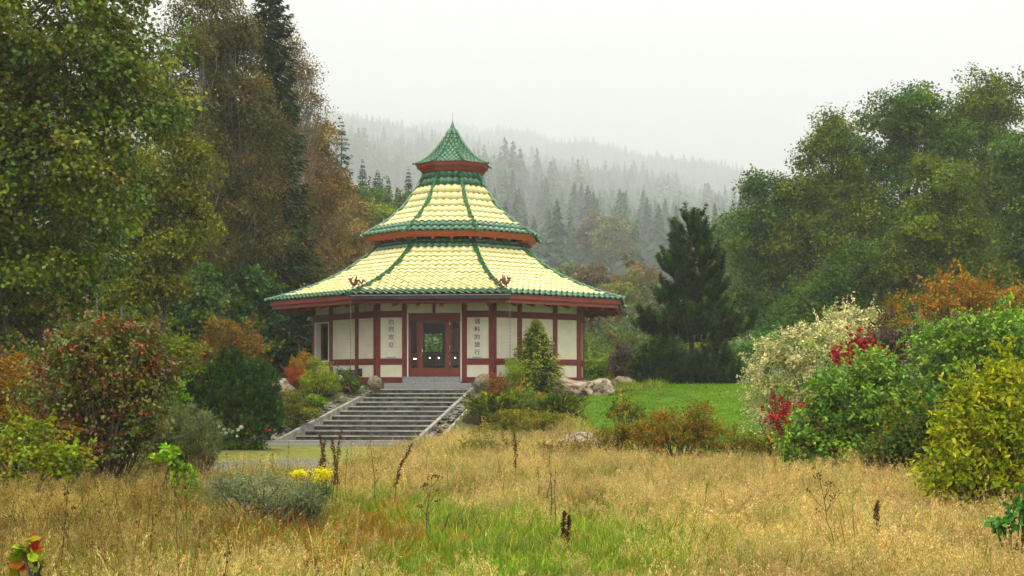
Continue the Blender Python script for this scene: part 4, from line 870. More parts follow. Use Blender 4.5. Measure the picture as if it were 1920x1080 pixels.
shrub('golden_dogwood', 'golden yellow and green variegated shrub at the lower right edge', 17.5, 1850, [(1850, 800, 75, 60), (1900, 760, 60, 60), (1800, 870, 75, 55), (1870, 900, 80, 50), (1930, 850, 60, 80), (1760, 905, 36, 26), (1830, 740, 34, 26), (1780, 820, 30, 26), (1900, 700, 40, 26)], 310, 520, 18, 0.17, 0.078, [((0.10, 0.14, 0.035), 3), ((0.15, 0.18, 0.04), 2)], kind='leaf', cols2=[((0.36, 0.32, 0.07), 3), ((0.25, 0.27, 0.06), 2), ((0.13, 0.165, 0.045), 3)], width=0.22, cvar=0.5, n_limb=70, up=0.4)
shrub('honeysuckle', 'green leafy branch below the golden shrub at the right edge', 12.5, 1915, [(1880, 985, 30, 14), (1915, 970, 26, 18), (1930, 950, 30, 30), (1860, 985, 20, 8)], 311, 34, 8, 0.07, 0.06, [((0.06, 0.13, 0.045), 2), ((0.08, 0.17, 0.05), 1)], kind='leaf', width=0.38, n_limb=20, cat='plant', skirt=False)
shrub('hazel_bush', 'shaded green bush behind the plum shrub and serviceberry stems', 42, 1760, [(1700, 650, 70, 40), (1790, 650, 80, 50), (1880, 650, 80, 60), (1650, 690, 50, 40)], 330, 320, 44, 0.34, 0.11, HZL, width=0.4, cat='bush')
shrub('hazel_bush', 'dark bush under the shaded maple behind the purple shrub', 52, 120, [(110, 560, 70, 50), (190, 560, 60, 50), (40, 580, 70, 60)], 331, 280, 50, 0.42, 0.14, HZL, width=0.4, cat='bush')
shrub('rhododendron', 'little open-stemmed azalea on the lawn', 38.5, 1175, [(1175, 765, 28, 13), (1152, 772, 16, 11), (1196, 775, 16, 12)], 312, 60, 16, 0.13, 0.075, [((0.06, 0.085, 0.022), 3), ((0.10, 0.10, 0.025), 1), ((0.28, 0.18, 0.03), 1)], n_limb=26, stems=3, lo=0.6, skirt=False)
shrub('willow_shrub', 'upright light green willow shrub by the bench', GD(600, 748), 600, [(600, 705, 26, 26), (590, 725, 26, 20), (618, 725, 20, 22)], 313, 170, 40, 0.2, 0.075, [((0.17, 0.21, 0.03), 3), ((0.12, 0.17, 0.025), 2), ((0.22, 0.19, 0.04), 1)], width=0.15, up=0.2, droop=-0.5)
shrub('red_barberry', 'small brick-red shrub beside the willow shrub', GD(556, 736), 556, [(556, 708, 17, 20), (554, 720, 16, 14)], 314, 100, 40, 0.14, 0.05, [((0.24, 0.06, 0.03), 2), ((0.18, 0.07, 0.03), 1)], width=0.2, up=0.3, droop=-0.4)
shrub('golden_shrub', 'amber-leaved shrub below the bird table', 53, 570, [(572, 685, 16, 22), (556, 690, 14, 16)], 315, 80, 34, 0.2, 0.07, [((0.24, 0.16, 0.03), 2), ((0.15, 0.14, 0.03), 1)])
shrub('bedding_plant', 'low yellow-green plants in the dark bed beside the dwarf pine', GD(552, 798), 552, [(548, 758, 26, 20), (575, 775, 26, 14), (540, 785, 22, 18)], 316, 150, 34, 0.14, 0.06, [((0.10, 0.11, 0.025), 2), ((0.13, 0.12, 0.03), 1), ((0.07, 0.09, 0.02), 1)], cat='plant')
shrub('bedding_plant', 'small green plant in the middle of the dark bed', GD(592, 764), 592, [(590, 750, 16, 10), (605, 752, 9, 6)], 317, 60, 30, 0.12, 0.06, [((0.08, 0.13, 0.03), 2), ((0.20, 0.26, 0.03), 1)], cat='plant')
shrub('spiraea', 'upright light green shrub beside the golden spruce', GD(962, 745), 962, [(965, 700, 18, 24), (958, 725, 22, 18)], 318, 120, 36, 0.18, 0.06, [((0.12, 0.17, 0.03), 2), ((0.16, 0.19, 0.04), 1)], width=0.2, up=0.2, droop=-0.4)
shrub('flower_clump', 'rusty pink flowering perennials beside the mossy boulder', GD(930, 748), 930, [(935, 715, 20, 14), (925, 732, 24, 12), (955, 735, 24, 12)], 319, 110, 30, 0.16, 0.05, [((0.16, 0.07, 0.04), 2), ((0.10, 0.11, 0.03), 2), ((0.24, 0.10, 0.06), 1)], cat='plant')
shrub('flower_clump', 'mixed green perennials with orange heads before the golden spruce', GD(985, 775), 985, [(985, 745, 34, 18), (960, 760, 30, 12), (1010, 755, 26, 12)], 320, 160, 30, 0.16, 0.055, [((0.09, 0.14, 0.03), 3), ((0.12, 0.15, 0.05), 2), ((0.32, 0.14, 0.02), 0.5)], cat='plant')
shrub('weed_clump', 'orange-brown weeds before the lawn, tallest clump', 31.5, 1260, [(1260, 815, 70, 36), (1310, 795, 40, 34), (1215, 830, 50, 30), (1340, 830, 40, 26)], 321, 380, 30, 0.16, 0.05, [((0.13, 0.10, 0.022), 3), ((0.18, 0.10, 0.025), 2), ((0.08, 0.095, 0.022), 2)], up=0.3, droop=-0.2, cat='weeds')
shrub('weed_clump', 'green-brown weeds before the lawn beside the flat-topped rock', 32, 1150, [(1150, 830, 45, 28), (1190, 850, 50, 24)], 322, 200, 30, 0.15, 0.05, [((0.11, 0.10, 0.025), 3), ((0.15, 0.09, 0.025), 2), ((0.07, 0.09, 0.02), 2)], up=0.3, droop=-0.2, cat='weeds')
shrub('weed_clump', 'leafy weeds at the lawn corner before the dogwood', 31, 1400, [(1400, 840, 50, 22), (1450, 850, 44, 18)], 323, 160, 30, 0.15, 0.055, [((0.10, 0.11, 0.025), 3), ((0.15, 0.10, 0.025), 1), ((0.06, 0.10, 0.022), 2)], up=0.3, cat='weeds')
shrub('weed_clump', 'grey-green weeds at the stair foot before the nearer juniper', 33, 900, [(900, 845, 44, 20), (950, 850, 40, 18)], 332, 150, 26, 0.16, 0.05, [((0.11, 0.11, 0.04), 3), ((0.15, 0.13, 0.06), 2)], up=0.3, droop=-0.3, cat='weeds')
shrub('weed_clump', 'brown seeding weeds right before the flat-topped rock', 31, 1080, [(1080, 850, 44, 20), (1040, 855, 36, 16)], 333, 150, 26, 0.16, 0.05, [((0.13, 0.10, 0.045), 3), ((0.10, 0.10, 0.035), 2)], up=0.3, droop=-0.3, cat='weeds')
shrub('weed_clump', 'green and straw weeds below the junipers', GD(985, 826), 985, [(985, 795, 60, 22), (1040, 800, 40, 20), (930, 805, 40, 16)], 324, 240, 34, 0.16, 0.06, [((0.12, 0.12, 0.03), 3), ((0.16, 0.13, 0.04), 2), ((0.07, 0.10, 0.02), 2)], up=0.3, droop=-0.3, cat='weeds')
shrub('pale_bush', 'light green bush at the far lawn edge beside the pavilion', 68, 1120, [(1122, 685, 28, 16), (1105, 692, 20, 12)], 325, 120, 40, 0.4, 0.12, [((0.14, 0.19, 0.05), 2), ((0.10, 0.15, 0.04), 1)], cat='bush')
shrub('purple_beech', 'conical dusky purple shrub at the far lawn edge', 66, 1165, [(1165, 660, 12, 16), (1165, 685, 18, 24)], 326, 140, 40, 0.26, 0.10, [((0.075, 0.05, 0.045), 2), ((0.06, 0.065, 0.035), 1)])
shrub('pale_bush', 'yellow-leaved bush glimpsed behind the pine trunk', 72, 1305, [(1310, 640, 22, 22)], 327, 70, 40, 0.3, 0.12, [((0.24, 0.25, 0.03), 1), ((0.15, 0.18, 0.03), 1)], cat='bush')
shrub('pale_bush', 'green bush beyond the lawn between pine and dogwood', 66, 1400, [(1400, 670, 40, 24), (1440, 660, 40, 30), (1380, 690, 30, 14)], 328, 200, 40, 0.4, 0.13, [((0.06, 0.12, 0.04), 2), ((0.09, 0.14, 0.04), 1)], cat='bush')
shrub('rear_bush', 'leafy green bush seen through the rear pavilion window', 72, 800, [(800, 640, 60, 50), (860, 650, 50, 50), (740, 650, 50, 50)], 329, 260, 40, 0.5, 0.15, [((0.10, 0.19, 0.03), 2), ((0.15, 0.22, 0.04), 1), ((0.06, 0.12, 0.02), 1)], cat='bush')
for i, (x, D) in enumerate([(1020, 84), (1110, 88), (1210, 84), (1330, 82), (620, 84), (500, 76), (400, 74)]):
    shrub('undergrowth_bush', ['low bush behind the pavilion near the golden spruce side', 'low bush behind the purple conical shrub', 'low bush behind the pine skirt, pavilion side', 'low bush behind the pine skirt, wood side', 'low bush behind the pavilion window wall', 'low bush deep behind the hazels, pavilion side', 'low bush deep behind the hazels, maple side'][i], D, x,
          [(x, 660, 60, 30), (x + 40, 675, 40, 24), (x - 40, 675, 40, 24)], 340 + i, 150, 40, 0.6, 0.18, [((0.06, 0.09, 0.03), 2), ((0.09, 0.11, 0.035), 1), ((0.11, 0.09, 0.04), 1)], cat='bush', n_limb=16)

# ---- conifers
def needles_on(r, P0, P1, n, length, wid, cols, spread=0.9, lean=0.5):
    """needles along the segments P0->P1 : (m,3) arrays, n needles each"""
    m = len(P0); id_ = np.repeat(np.arange(m), n); t = r.uniform(0.0, 1.0, m * n)[:, None]
    ax = unit(P1 - P0)[id_]; P = P0[id_] * (1 - t) + P1[id_] * t
    rd = r.normal(size=(m * n, 3)); rd = unit(rd - ax * np.sum(rd * ax, 1, keepdims=True))
    A = unit(rd * spread + ax * lean); N = unit(np.cross(A, rd + ax * 0.3) + r.normal(size=A.shape) * 0.2); N = unit(N - A * np.sum(N * A, 1, keepdims=True))
    C = (pick_cols(r, cols, m) * r.lognormal(0, 0.38, (m, 1)))[id_] * r.lognormal(0, 0.25, (m * n, 1)) * (0.5 + 1.1 * t)  # shoot highlights painted in: needle colour darker at base, lighter toward tip
    return leaf_cloud(P, N, A, length * r.uniform(0.7, 1.2, m * n), wid, C, 'needle')
def pine(name, label, D, px, top_px, base_px, half_px, seed, n_whorl, shoots, needle, cols, bottom=0.0, bare=None, n_need=60, sl=(2.4, 4.5)):
    bx = PX(px, D); zg = gh(bx, D); H = (base_px - top_px) / F * D; W = half_px / F * D
    e = empty(name, (bx, D, zg), 0, label, 'tree'); r = np.random.default_rng(seed); S0, S1 = [], []; b = MB()
    b.tube([(0, 0, -0.2), (0.03, 0, H * .3), (-0.03, 0.02, H * .6), (0, 0, H * .95)], [0.13 * H / 7, 0.10 * H / 7, 0.06 * H / 7, 0.015], 8)
    for w in range(n_whorl):
        t = (w + 0.5) / n_whorl; z = H * (bottom + (0.97 - bottom) * t)
        if bare and bare[0] < z / H < bare[1]: continue
        rad = W * (1 - t) ** 0.5 * (0.78 + 0.36 * r.random()); nb = int(4 + 4 * (1 - t)); a0 = r.uniform(0, 6.28)
        for k in range(nb):
            a = a0 + 6.283 * k / nb + r.normal(0, 0.18); L = rad * r.uniform(0.62, 1.15); d = np.array([math.cos(a), math.sin(a), 0])
            p0 = np.array([0, 0, z - 0.14 * L]); p2 = d * L + np.array([0, 0, z + 0.12 * L + 0.15]); p1 = d * L * 0.55 + np.array([0, 0, z - 0.12 * L])
            b.tube([p0, p1, p2], [0.035 * H / 7, 0.025 * H / 7, 0.008], 4, cap=False)
            ns = max(3, int(shoots * L / W))
            for s in range(ns):
                q = (s + 1) / ns; q = 0.32 + 0.68 * q; c = p0 * (1 - q) ** 2 + 2 * p1 * q * (1 - q) + p2 * q * q
                side = np.array([-d[1], d[0], 0]) * r.normal(0, 0.22 * L * q)
                c = c + side; up = np.array([0, 0, 1.0]) + d * 0.45 + side * 0.9 + r.normal(0, 0.12, 3); up /= np.linalg.norm(up); Ls = needle * r.uniform(*sl)
                S0.append(c - up * Ls * 0.4); S1.append(c + up * Ls * 0.6)
    for s in range(7): q = r.normal(0, 0.035 * H, 2) * (s > 0); S0.append(np.array([q[0] * .6, q[1] * .6, H * (0.80 + 0.012 * s)])); S1.append(np.array([q[0], q[1], H * (0.90 + 0.016 * s)]))
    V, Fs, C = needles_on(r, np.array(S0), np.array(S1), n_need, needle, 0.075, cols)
    link('crown', np_mesh('crown', V, Fs, C), M['needle'], e); link('trunk', b.mesh('trunk', True), M['bark'], e); return e
PN = [((0.010, 0.021, 0.006), 4), ((0.016, 0.030, 0.008), 3), ((0.032, 0.050, 0.013), 1)]
pine('pine_tree', 'dark green pine with upright candles standing on the lawn', 60, 1296, 388, 718, 100, 401, 12, 22, 0.165, PN, bottom=0.27, n_need=160, sl=(2.6, 5.4))
pine('dwarf_pine', 'dark dwarf pine at the pine foot, pavilion side', 59, 1240, 634, 719, 62, 402, 9, 20, 0.15, PN, bottom=0.03, n_need=60)
pine('dwarf_pine', 'dark dwarf pine at the pine foot, dogwood side', 59.5, 1345, 645, 719, 52, 403, 9, 18, 0.15, PN, bottom=0.03, n_need=60)
pine('dwarf_pine', 'dark dwarf pine directly under the pine trunk', 61.5, 1292, 665, 719, 50, 404, 7, 16, 0.15, PN, bottom=0.03, n_need=60)
def mugo(label, D, px, spec, seed, n_shoot):
    bx = PX(px, D); zg = gh(bx, D); e = empty('mountain_pine', (bx, D, zg), 0, label, 'shrub'); r = np.random.default_rng(seed)
    el = ells_px(spec, D, bx, D, zg, 0.9); Cc, Dd = sample_ells(r, el, n_shoot, 0.7, 1.0)
    up = unit(Dd * 0.55 + np.array([0, 0, 0.9]) + r.normal(0, 0.15, Cc.shape)); Ls = r.uniform(0.14, 0.26, (n_shoot, 1))
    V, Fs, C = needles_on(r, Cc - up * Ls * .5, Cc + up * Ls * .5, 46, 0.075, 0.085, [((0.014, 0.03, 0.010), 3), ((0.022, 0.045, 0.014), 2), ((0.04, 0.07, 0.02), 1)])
    link('foliage', np_mesh('foliage', V, Fs, C), M['needle'], e)
    link('stems', limbs('stems', seed, [(0, 0), (.3, .1), (-.3, 0)], Cc[:60], 40, 0.03, 0.01), M['stem'], e)
mugo('dense dark green dwarf mountain pine beside the soil bed', 38, 440, [(432, 690, 30, 40), (395, 730, 52, 45), (485, 730, 42, 58), (440, 740, 70, 55), (440, 790, 88, 40), (375, 770, 35, 40), (510, 780, 22, 45)], 405, 2600)
def spruce(name, label, D, px, top_px, base_px, half_px, seed, n_whorl, per, cols, tip=None, cat='tree', drop=0.25, spray=0.5, group=None, power=0.85, nb0=7, jit=0.04):
    bx = PX(px, D); zg = gh(bx, D); top = PZ(top_px, D) - zg; z0 = PZ(base_px, D) - zg; W = half_px / F * D
    e = empty(name, (bx, D, zg), 0, label, cat, group); r = np.random.default_rng(seed); b = MB()
    b.tube([(0, 0, -0.3), (0, 0, top * .5), (0, 0, top * .97)], [0.013 * top + 0.03, 0.009 * top + 0.01, 0.008], 7)
    P, A, N, S, C = [], [], [], [], []
    for w in range(n_whorl):
        t = (w + r.uniform(0, 1)) / n_whorl; z = z0 + (top - z0) * t; L0 = W * (1 - t) ** power + 0.03 * W; a0 = r.uniform(0, 6.28)
        for k in range(nb0):
            a = a0 + 6.283 * k / nb0 + r.normal(0, 0.25); L = L0 * r.uniform(0.6, 1.12); d = np.array([math.cos(a), math.sin(a), 0]); sd = np.array([-d[1], d[0], 0])
            q = r.uniform(0.12, 1.0, per); pos = d * (q * L)[:, None] + np.array([0, 0, z]) + np.outer(-drop * L * np.sin(q * 2.2) + 0.08 * L * q ** 3, [0, 0, 1])
            pos += np.outer(r.normal(0, 0.13, per) * L * (1.1 - q * 0.7), sd) + np.outer(r.normal(0, jit, per) * L0, [0, 0, 1])
            sg = np.sign(r.normal(size=per))
            ax = unit(d * r.uniform(0.4, 1.1, per)[:, None] + np.outer(sg * r.uniform(0.1, 0.8, per), sd) + np.outer(r.uniform(-0.75, 0.12, per), [0, 0, 1]))
            P.append(pos); A.append(ax); N.append(unit(np.array([0, 0, 1.0]) + r.normal(0, 0.45, (per, 3)))); S.append(spray * L0 ** 0.5 * r.uniform(0.5, 1.1, per))
            cc = pick_cols(r, cols, 1)[0] * r.lognormal(0, 0.25); cl = np.tile(cc, (per, 1)) * r.lognormal(0, 0.2, (per, 1))
            if tip is not None: f = (np.clip((q - 0.72) * 3.5, 0, 1) * r.uniform(0.3, 1, per) + 1.4 * max(0, t - 0.80))[:, None].clip(0, 1); cl = cl * (1 - f) + np.array(tip) * f
            C.append(cl)
            if w % 2 == 0: b.tube([(0, 0, z), tuple(d * L * .6 + np.array([0, 0, z - drop * L * .9])), tuple(d * L + np.array([0, 0, z - drop * L * .7]))], [0.02 + 0.006 * L, 0.012 + .003 * L, 0.004], 3, cap=False)
    P, A, N, S, C = [np.concatenate(q) for q in (P, A, N, S, C)]; N = unit(N - A * np.sum(N * A, 1, keepdims=True))
    V, Fs, CC = leaf_cloud(P, N, A, S, 0.15, C)
    link('crown', np_mesh('crown', V, Fs, CC), M['needle'], e); link('trunk', b.mesh('trunk', True), M['bark'], e); return e
SPC = [((0.018, 0.033, 0.013), 3), ((0.026, 0.044, 0.017), 2), ((0.038, 0.056, 0.02), 1)]
spruce('spruce_tree', 'tall dark spruce between the brown birches and the half-bare birch', 64, 506, -150, 610, 100, 501, 80, 34, SPC, spray=0.34, drop=0.5, power=0.7, nb0=8)
spruce('spruce_tree', 'dark spruce top showing behind the brown birches', 72, 405, -120, 560, 85, 502, 70, 24, SPC, spray=0.32, drop=0.38, power=0.75, nb0=8)
spruce('golden_spruce', 'small golden-tipped spruce in front of the pavilion wall', GD(1005, 731), 1005, 597, 732, 60, 503, 40, 44, [((0.035, 0.07, 0.016), 3), ((0.06, 0.09, 0.018), 2), ((0.12, 0.14, 0.02), 1)], tip=(0.48, 0.42, 0.05), spray=0.19, drop=-0.06, power=0.78, nb0=9, jit=0.10)
FSP = [((0.02, 0.05, 0.03), 3), ((0.03, 0.062, 0.036), 2)]
for i, (x, t, b_, h, D, lab) in enumerate([(640, 222, 440, 44, 112, 'blue-green spruce, tallest of the group left of the middle roof'), (610, 250, 400, 28, 130, 'blue-green spruce just left of the tallest in its group'), (680, 296, 390, 15, 140, 'thin ragged spruce left of the middle roof'), (708, 318, 400, 24, 145, 'bushy spruce between two thin ones left of the roof'), (728, 330, 395, 12, 150, 'small thin spruce top between bushy spruce and roof'), (766, 313, 400, 14, 150, 'slender spruce closest to the roof slope on its left'), (745, 350, 400, 10, 150, 'smallest pointed spruce top left of the roof'),
        (947, 376, 470, 18, 190, 'dark spruce tip touching the middle roof slope'), (985, 400, 500, 16, 200, 'small dark spruce right of the middle roof')]):
    spruce('spruce_tree', lab, D, x, t, b_, h, 510 + i, 26, 9, FSP, spray=0.5, drop=0.3, nb0=6)
def juniper(label, D, px, py, w, h, seed):
    bx = PX(px, D); zg = gh(bx, D); e = empty('juniper', (bx, D, zg), 0, label, 'shrub'); r = np.random.default_rng(seed); S0, S1 = [], []; b = MB(); Wm, Hm = w / F * D, h / F * D
    for k in range(130):
        a = r.uniform(0, 6.28); L = r.uniform(0.5, 1.0); d = np.array([math.cos(a) * Wm * L, math.sin(a) * Wm * 0.8 * L, Hm * r.uniform(0.08, 1.0)]); b.tube([(0, 0, 0), tuple(d * .5 + np.array([0, 0, Hm * .12])), tuple(d)], [0.015, 0.01, 0.003], 3, cap=False)
        for s in np.linspace(0.25, 1, 7): c = d * s + np.array([0, 0, Hm * .25 * math.sin(s * 3)]); dd = unit((d + r.normal(0, 0.22, 3))[None])[0]; S0.append(c); S1.append(c + dd * r.uniform(0.12, 0.26))
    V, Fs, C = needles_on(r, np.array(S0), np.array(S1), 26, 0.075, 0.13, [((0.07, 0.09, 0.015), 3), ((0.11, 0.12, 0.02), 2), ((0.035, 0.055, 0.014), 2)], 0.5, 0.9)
    link('foliage', np_mesh('foliage', V, Fs, C), M['needle'], e); link('stems', b.mesh('stems'), M['stem'], e)
juniper('spreading golden-green juniper beside the stair foot', GD(925, 795), 925, 790, 52, 50, 520)
juniper('spreading golden-green juniper near the buff rocks', GD(1050, 792), 1050, 790, 46, 46, 521)

# ---- hillside spruces: the nearest as things, the far wood as one mass
def low_spruce(seed, layers, arms, cols):
    r = np.random.default_rng(seed); V, T, C = [], [], []; n = 0
    for i in range(layers):
        t = i / layers; z = 0.08 + 0.92 * t; R = 0.17 * (1 - t) ** 0.9 + 0.012; a0 = r.uniform(0, 6.28)
        for k in range(arms):
            a = a0 + 6.283 * k / arms + r.normal(0, 0.25); z = 0.08 + 0.92 * (i + r.uniform(-0.6, 0.6)) / layers; L = R * r.uniform(0.6, 1.2); w = 0.45 * L * 2.2 / arms * 3
            d = np.array([math.cos(a), math.sin(a), 0]); s = np.array([-d[1], d[0], 0]); p = np.array([0, 0, z + 0.03])
            m = d * L * 0.6 + np.array([0, 0, z - 0.15 * L]); tip = d * L + np.array([0, 0, z - r.uniform(0.25, 0.75) * L])
            V += [p, m + s * w, tip, m - s * w]; T.append((n, n + 1, n + 2, n + 3)); n += 4
            c = pick_cols(r, cols, 1)[0] * r.lognormal(0, 0.25); C += [c] * 4
    b = MB().tube([(0, 0, -0.02), (0, 0, 0.98)], [0.014, 0.002], 4, cap=False)
    V += [np.array(v) for v in b.v]; T += [tuple(i + n for i in f) for f in b.f]; C += [np.array([0.04, 0.03, 0.02])] * len(b.v)
    return np_mesh('spruce', np.array(V), [np.array(T)], np.array(C))
HSP = [((0.022, 0.05, 0.028), 3), ((0.03, 0.062, 0.032), 2), ((0.042, 0.072, 0.034), 1)]
near_sp = [low_spruce(600 + i, 30, 9, HSP) for i in range(4)]
for m_ in near_sp: m_.materials.append(M['needle'])
r = np.random.default_rng(77); n_sp = 0
hand = [(1000, 400, 430), (1030, 392, 440), (1048, 405, 420), (1070, 398, 430), (1100, 415, 400), (1015, 430, 370), (1125, 425, 410), (985, 420, 440), (1060, 440, 360), (960, 330, 1250), (998, 338, 1220), (1020, 336, 1260), (945, 350, 1180), (1080, 345, 1180), (1110, 330, 1250), (1190, 390, 800), (1230, 380, 850), (1270, 385, 820), (1210, 420, 640), (1250, 430, 600)]
spots = [(PX(x, D), D, PZ(y, D) - gh(PX(x, D), D)) for x, y, D in hand]
tries = 0
while len(spots) < 260 and tries < 4000:
    tries += 1; D = math.sqrt(r.uniform(380 ** 2, 1350 ** 2)); xp = r.uniform(890, 1480); x = PX(xp, D)
    if all((x - q[0]) ** 2 + (D - q[1]) ** 2 > 110 for q in spots): spots.append((x, D, r.uniform(20, 38)))
for x, D, h in spots:
    h = max(14.0, min(44.0, h))
    o = link('spruce_tree', near_sp[int(r.integers(4))]); o.location = (x, D, gh(x, D) - 0.3); wx = h * r.uniform(1.05, 1.6); o.scale = (wx, wx * r.uniform(.9, 1.1), h); o.rotation_euler = (0, 0, r.uniform(0, 6.28))
    k = r.uniform(0.75, 1.35); o.color = (k * r.uniform(.9, 1.25), k, k * r.uniform(.85, 1.1), 1)
    tag(o, 'hazy dark spruce on the wooded slope behind the pavilion', 'tree', 'spruces on the lower hillside')

# ------------------------------------------------------------------ scattering (grass, far wood)
def scatter(name, pts, rot, scl, tint, idx, protos, label, cat):
    me = bpy.data.meshes.new(name); n = len(pts); me.vertices.add(n); me.vertices.foreach_set('co', np.asarray(pts, dtype=np.float32).ravel())
    for nm, ty, arr in (('rot', 'FLOAT_VECTOR', rot), ('scl', 'FLOAT_VECTOR', scl), ('tint', 'FLOAT_COLOR', np.concatenate([tint, np.ones((n, 1))], 1)), ('pick', 'INT', idx)):
        a = me.attributes.new(nm, ty, 'POINT'); key = {'FLOAT_VECTOR': 'vector', 'FLOAT_COLOR': 'color', 'INT': 'value'}[ty]
        a.data.foreach_set(key, np.asarray(arr, dtype=np.int32 if ty == 'INT' else np.float32).ravel())
    o = link(name, me); tag(o, label, cat, kind='stuff')
    pc = bpy.data.collections.new(name + '_kinds')
    for i, p in enumerate(protos):
        q = bpy.data.objects.new('%s_%02d' % (name, i), p); pc.objects.link(q)
    g = bpy.data.node_groups.new(name, 'GeometryNodeTree')
    g.interface.new_socket('Geometry', in_out='INPUT', socket_type='NodeSocketGeometry'); g.interface.new_socket('Geometry', in_out='OUTPUT', socket_type='NodeSocketGeometry')
    N = g.nodes; gi = N.new('NodeGroupInput'); go = N.new('NodeGroupOutput'); ip = N.new('GeometryNodeInstanceOnPoints'); ci = N.new('GeometryNodeCollectionInfo')
    ci.inputs['Collection'].default_value = pc; ci.inputs['Separate Children'].default_value = True; ci.inputs['Reset Children'].default_value = True
    def na(t, nm):
        q = N.new('GeometryNodeInputNamedAttribute'); q.data_type = t; q.inputs['Name'].default_value = nm; return q.outputs['Attribute']
    L = g.links; L.new(gi.outputs[0], ip.inputs['Points']); L.new(ci.outputs[0], ip.inputs['Instance']); ip.inputs['Pick Instance'].default_value = True
    L.new(na('INT', 'pick'), ip.inputs['Instance Index']); L.new(na('FLOAT_VECTOR', 'scl'), ip.inputs['Scale'])
    e2 = N.new('FunctionNodeEulerToRotation'); L.new(na('FLOAT_VECTOR', 'rot'), e2.inputs[0]); L.new(e2.outputs[0], ip.inputs['Rotation'])
    L.new(ip.outputs[0], go.inputs[0])
    md = o.modifiers.new('scatter', 'NODES'); md.node_group = g
    return o
far_sp = [low_spruce(650 + i, 18, 8, HSP) for i in range(3)]
for m_ in far_sp: m_.materials.append(M['farneedle'])
r = np.random.default_rng(78)
N_ = 62000; D = np.sqrt(r.uniform(1150 ** 2, 5700 ** 2, N_)); xa = r.uniform(-0.30, 0.34, N_); X = xa * D
keep = (D > 1500) | (xa > -0.028); D, X = D[keep], X[keep]; n = len(D); h = r.uniform(20, 46, n) * (1 + 0.22 * np.sin(X * 0.02 + D * 0.011) * np.sin(X * 0.008 - D * 0.013)) + 18 * (r.uniform(0, 1, n) > 0.93); wd = h * r.uniform(1.1, 1.9, n); tk = r.uniform(0.6, 1.6, (n, 1))
scatter('hillside_forest', np.stack([X, D, ground_h(X, D) - 0.5], 1), np.stack([np.zeros(n), np.zeros(n), r.uniform(0, 6.28, n)], 1), np.stack([wd, wd, h], 1), tk * np.array([[1.05, 1, 0.95]]), r.integers(0, 3, n), far_sp, 'spruce forest fading into fog on the hillside', 'forest')

def tuft(seed, n, h, spread, wid, cols, lean=0.35, head=None, curve=0.35, headcol=None):
    """a grass tuft: bent blades, optional airy seed heads"""
    r = np.random.default_rng(seed); V, Q, T, C = [], [], [], []; k = 0
    for i in range(n):
        a = r.uniform(0, 6.28); b0 = np.array([r.normal(0, spread), r.normal(0, spread), -0.03]); d = np.array([math.cos(a), math.sin(a), 0]); s = np.array([-d[1], d[0], 0]); H = h * r.uniform(0.5, 1.12); ln = r.uniform(0.05, lean) * H; w = wid * r.uniform(0.6, 1.3)
        p0, p1, p2 = b0, b0 + d * ln * 0.35 + np.array([0, 0, H * 0.55]), b0 + d * ln * (1 + curve) + np.array([0, 0, H * (1 - curve * 0.3)])
        V += [p0 - s * w, p0 + s * w, p1 + s * w * .8, p1 - s * w * .8, p2]; Q.append((k, k + 1, k + 2, k + 3)); T.append((k + 3, k + 2, k + 4)); k += 5
        c = pick_cols(r, cols, 1)[0] * r.lognormal(0, 0.22); C += [c * 0.9] * 2 + [c] * 3
        if head and r.random() < head[0]:
            ax = unit((p2 - p1)[None])[0]
            for j in range(head[1]):
                t = r.uniform(0.45, 1.02); cp = p1 + (p2 - p1) * t + r.normal(0, head[2] * (1.15 - t), 3); hd = unit((ax + r.normal(0, 0.5, 3))[None])[0]; sx = unit(np.cross(hd, r.normal(size=3))[None])[0]
                L = head[3] * r.uniform(0.6, 1.3); V += [cp, cp + hd * L * .5 + sx * L * .11, cp + hd * L, cp + hd * L * .5 - sx * L * .11]; Q.append((k, k + 1, k + 2, k + 3)); k += 4
                C += [pick_cols(r, headcol or cols, 1)[0] * r.lognormal(0, .2)] * 4
    me = np_mesh('tuft', np.array(V), [np.array(Q), np.array(T)], np.array(C)); me.materials.append(M['grass']); return me
STR = [((0.30, 0.25, 0.125), 3), ((0.22, 0.20, 0.085), 2), ((0.13, 0.155, 0.045), 4), ((0.36, 0.30, 0.17), 1)]
HED = [((0.41, 0.33, 0.19), 3), ((0.33, 0.26, 0.145), 2), ((0.23, 0.165, 0.09), 1)]
GRN = [((0.12, 0.17, 0.042), 3), ((0.165, 0.205, 0.05), 2), ((0.085, 0.13, 0.04), 2), ((0.25, 0.23, 0.10), 1.5)]
RUS = [((0.20, 0.09, 0.03), 3), ((0.15, 0.08, 0.028), 2), ((0.22, 0.14, 0.06), 1.5), ((0.12, 0.105, 0.03), 1)]
protos = [tuft(700, 34, 0.40, 0.10, 0.0035, STR, 0.5, (0.5, 22, 0.03, 0.022), headcol=HED), tuft(701, 34, 0.45, 0.11, 0.0035, STR, 0.6, (0.55, 24, 0.034, 0.022), headcol=HED), tuft(702, 40, 0.32, 0.12, 0.004, STR, 0.7, (0.3, 14, 0.025, 0.02), headcol=HED),
          tuft(703, 34, 0.30, 0.11, 0.006, GRN, 0.9), tuft(704, 34, 0.20, 0.13, 0.007, GRN, 0.9), tuft(705, 34, 0.34, 0.12, 0.0045, RUS, 0.6, (0.4, 16, 0.025, 0.024), headcol=RUS), tuft(706, 30, 0.28, 0.12, 0.005, RUS, 0.7), tuft(707, 36, 0.36, 0.12, 0.004, [((0.21, 0.18, 0.08), 2), ((0.13, 0.14, 0.045), 2), ((0.26, 0.205, 0.11), 1)], 0.7, (0.3, 12, 0.025, 0.02), headcol=HED)]
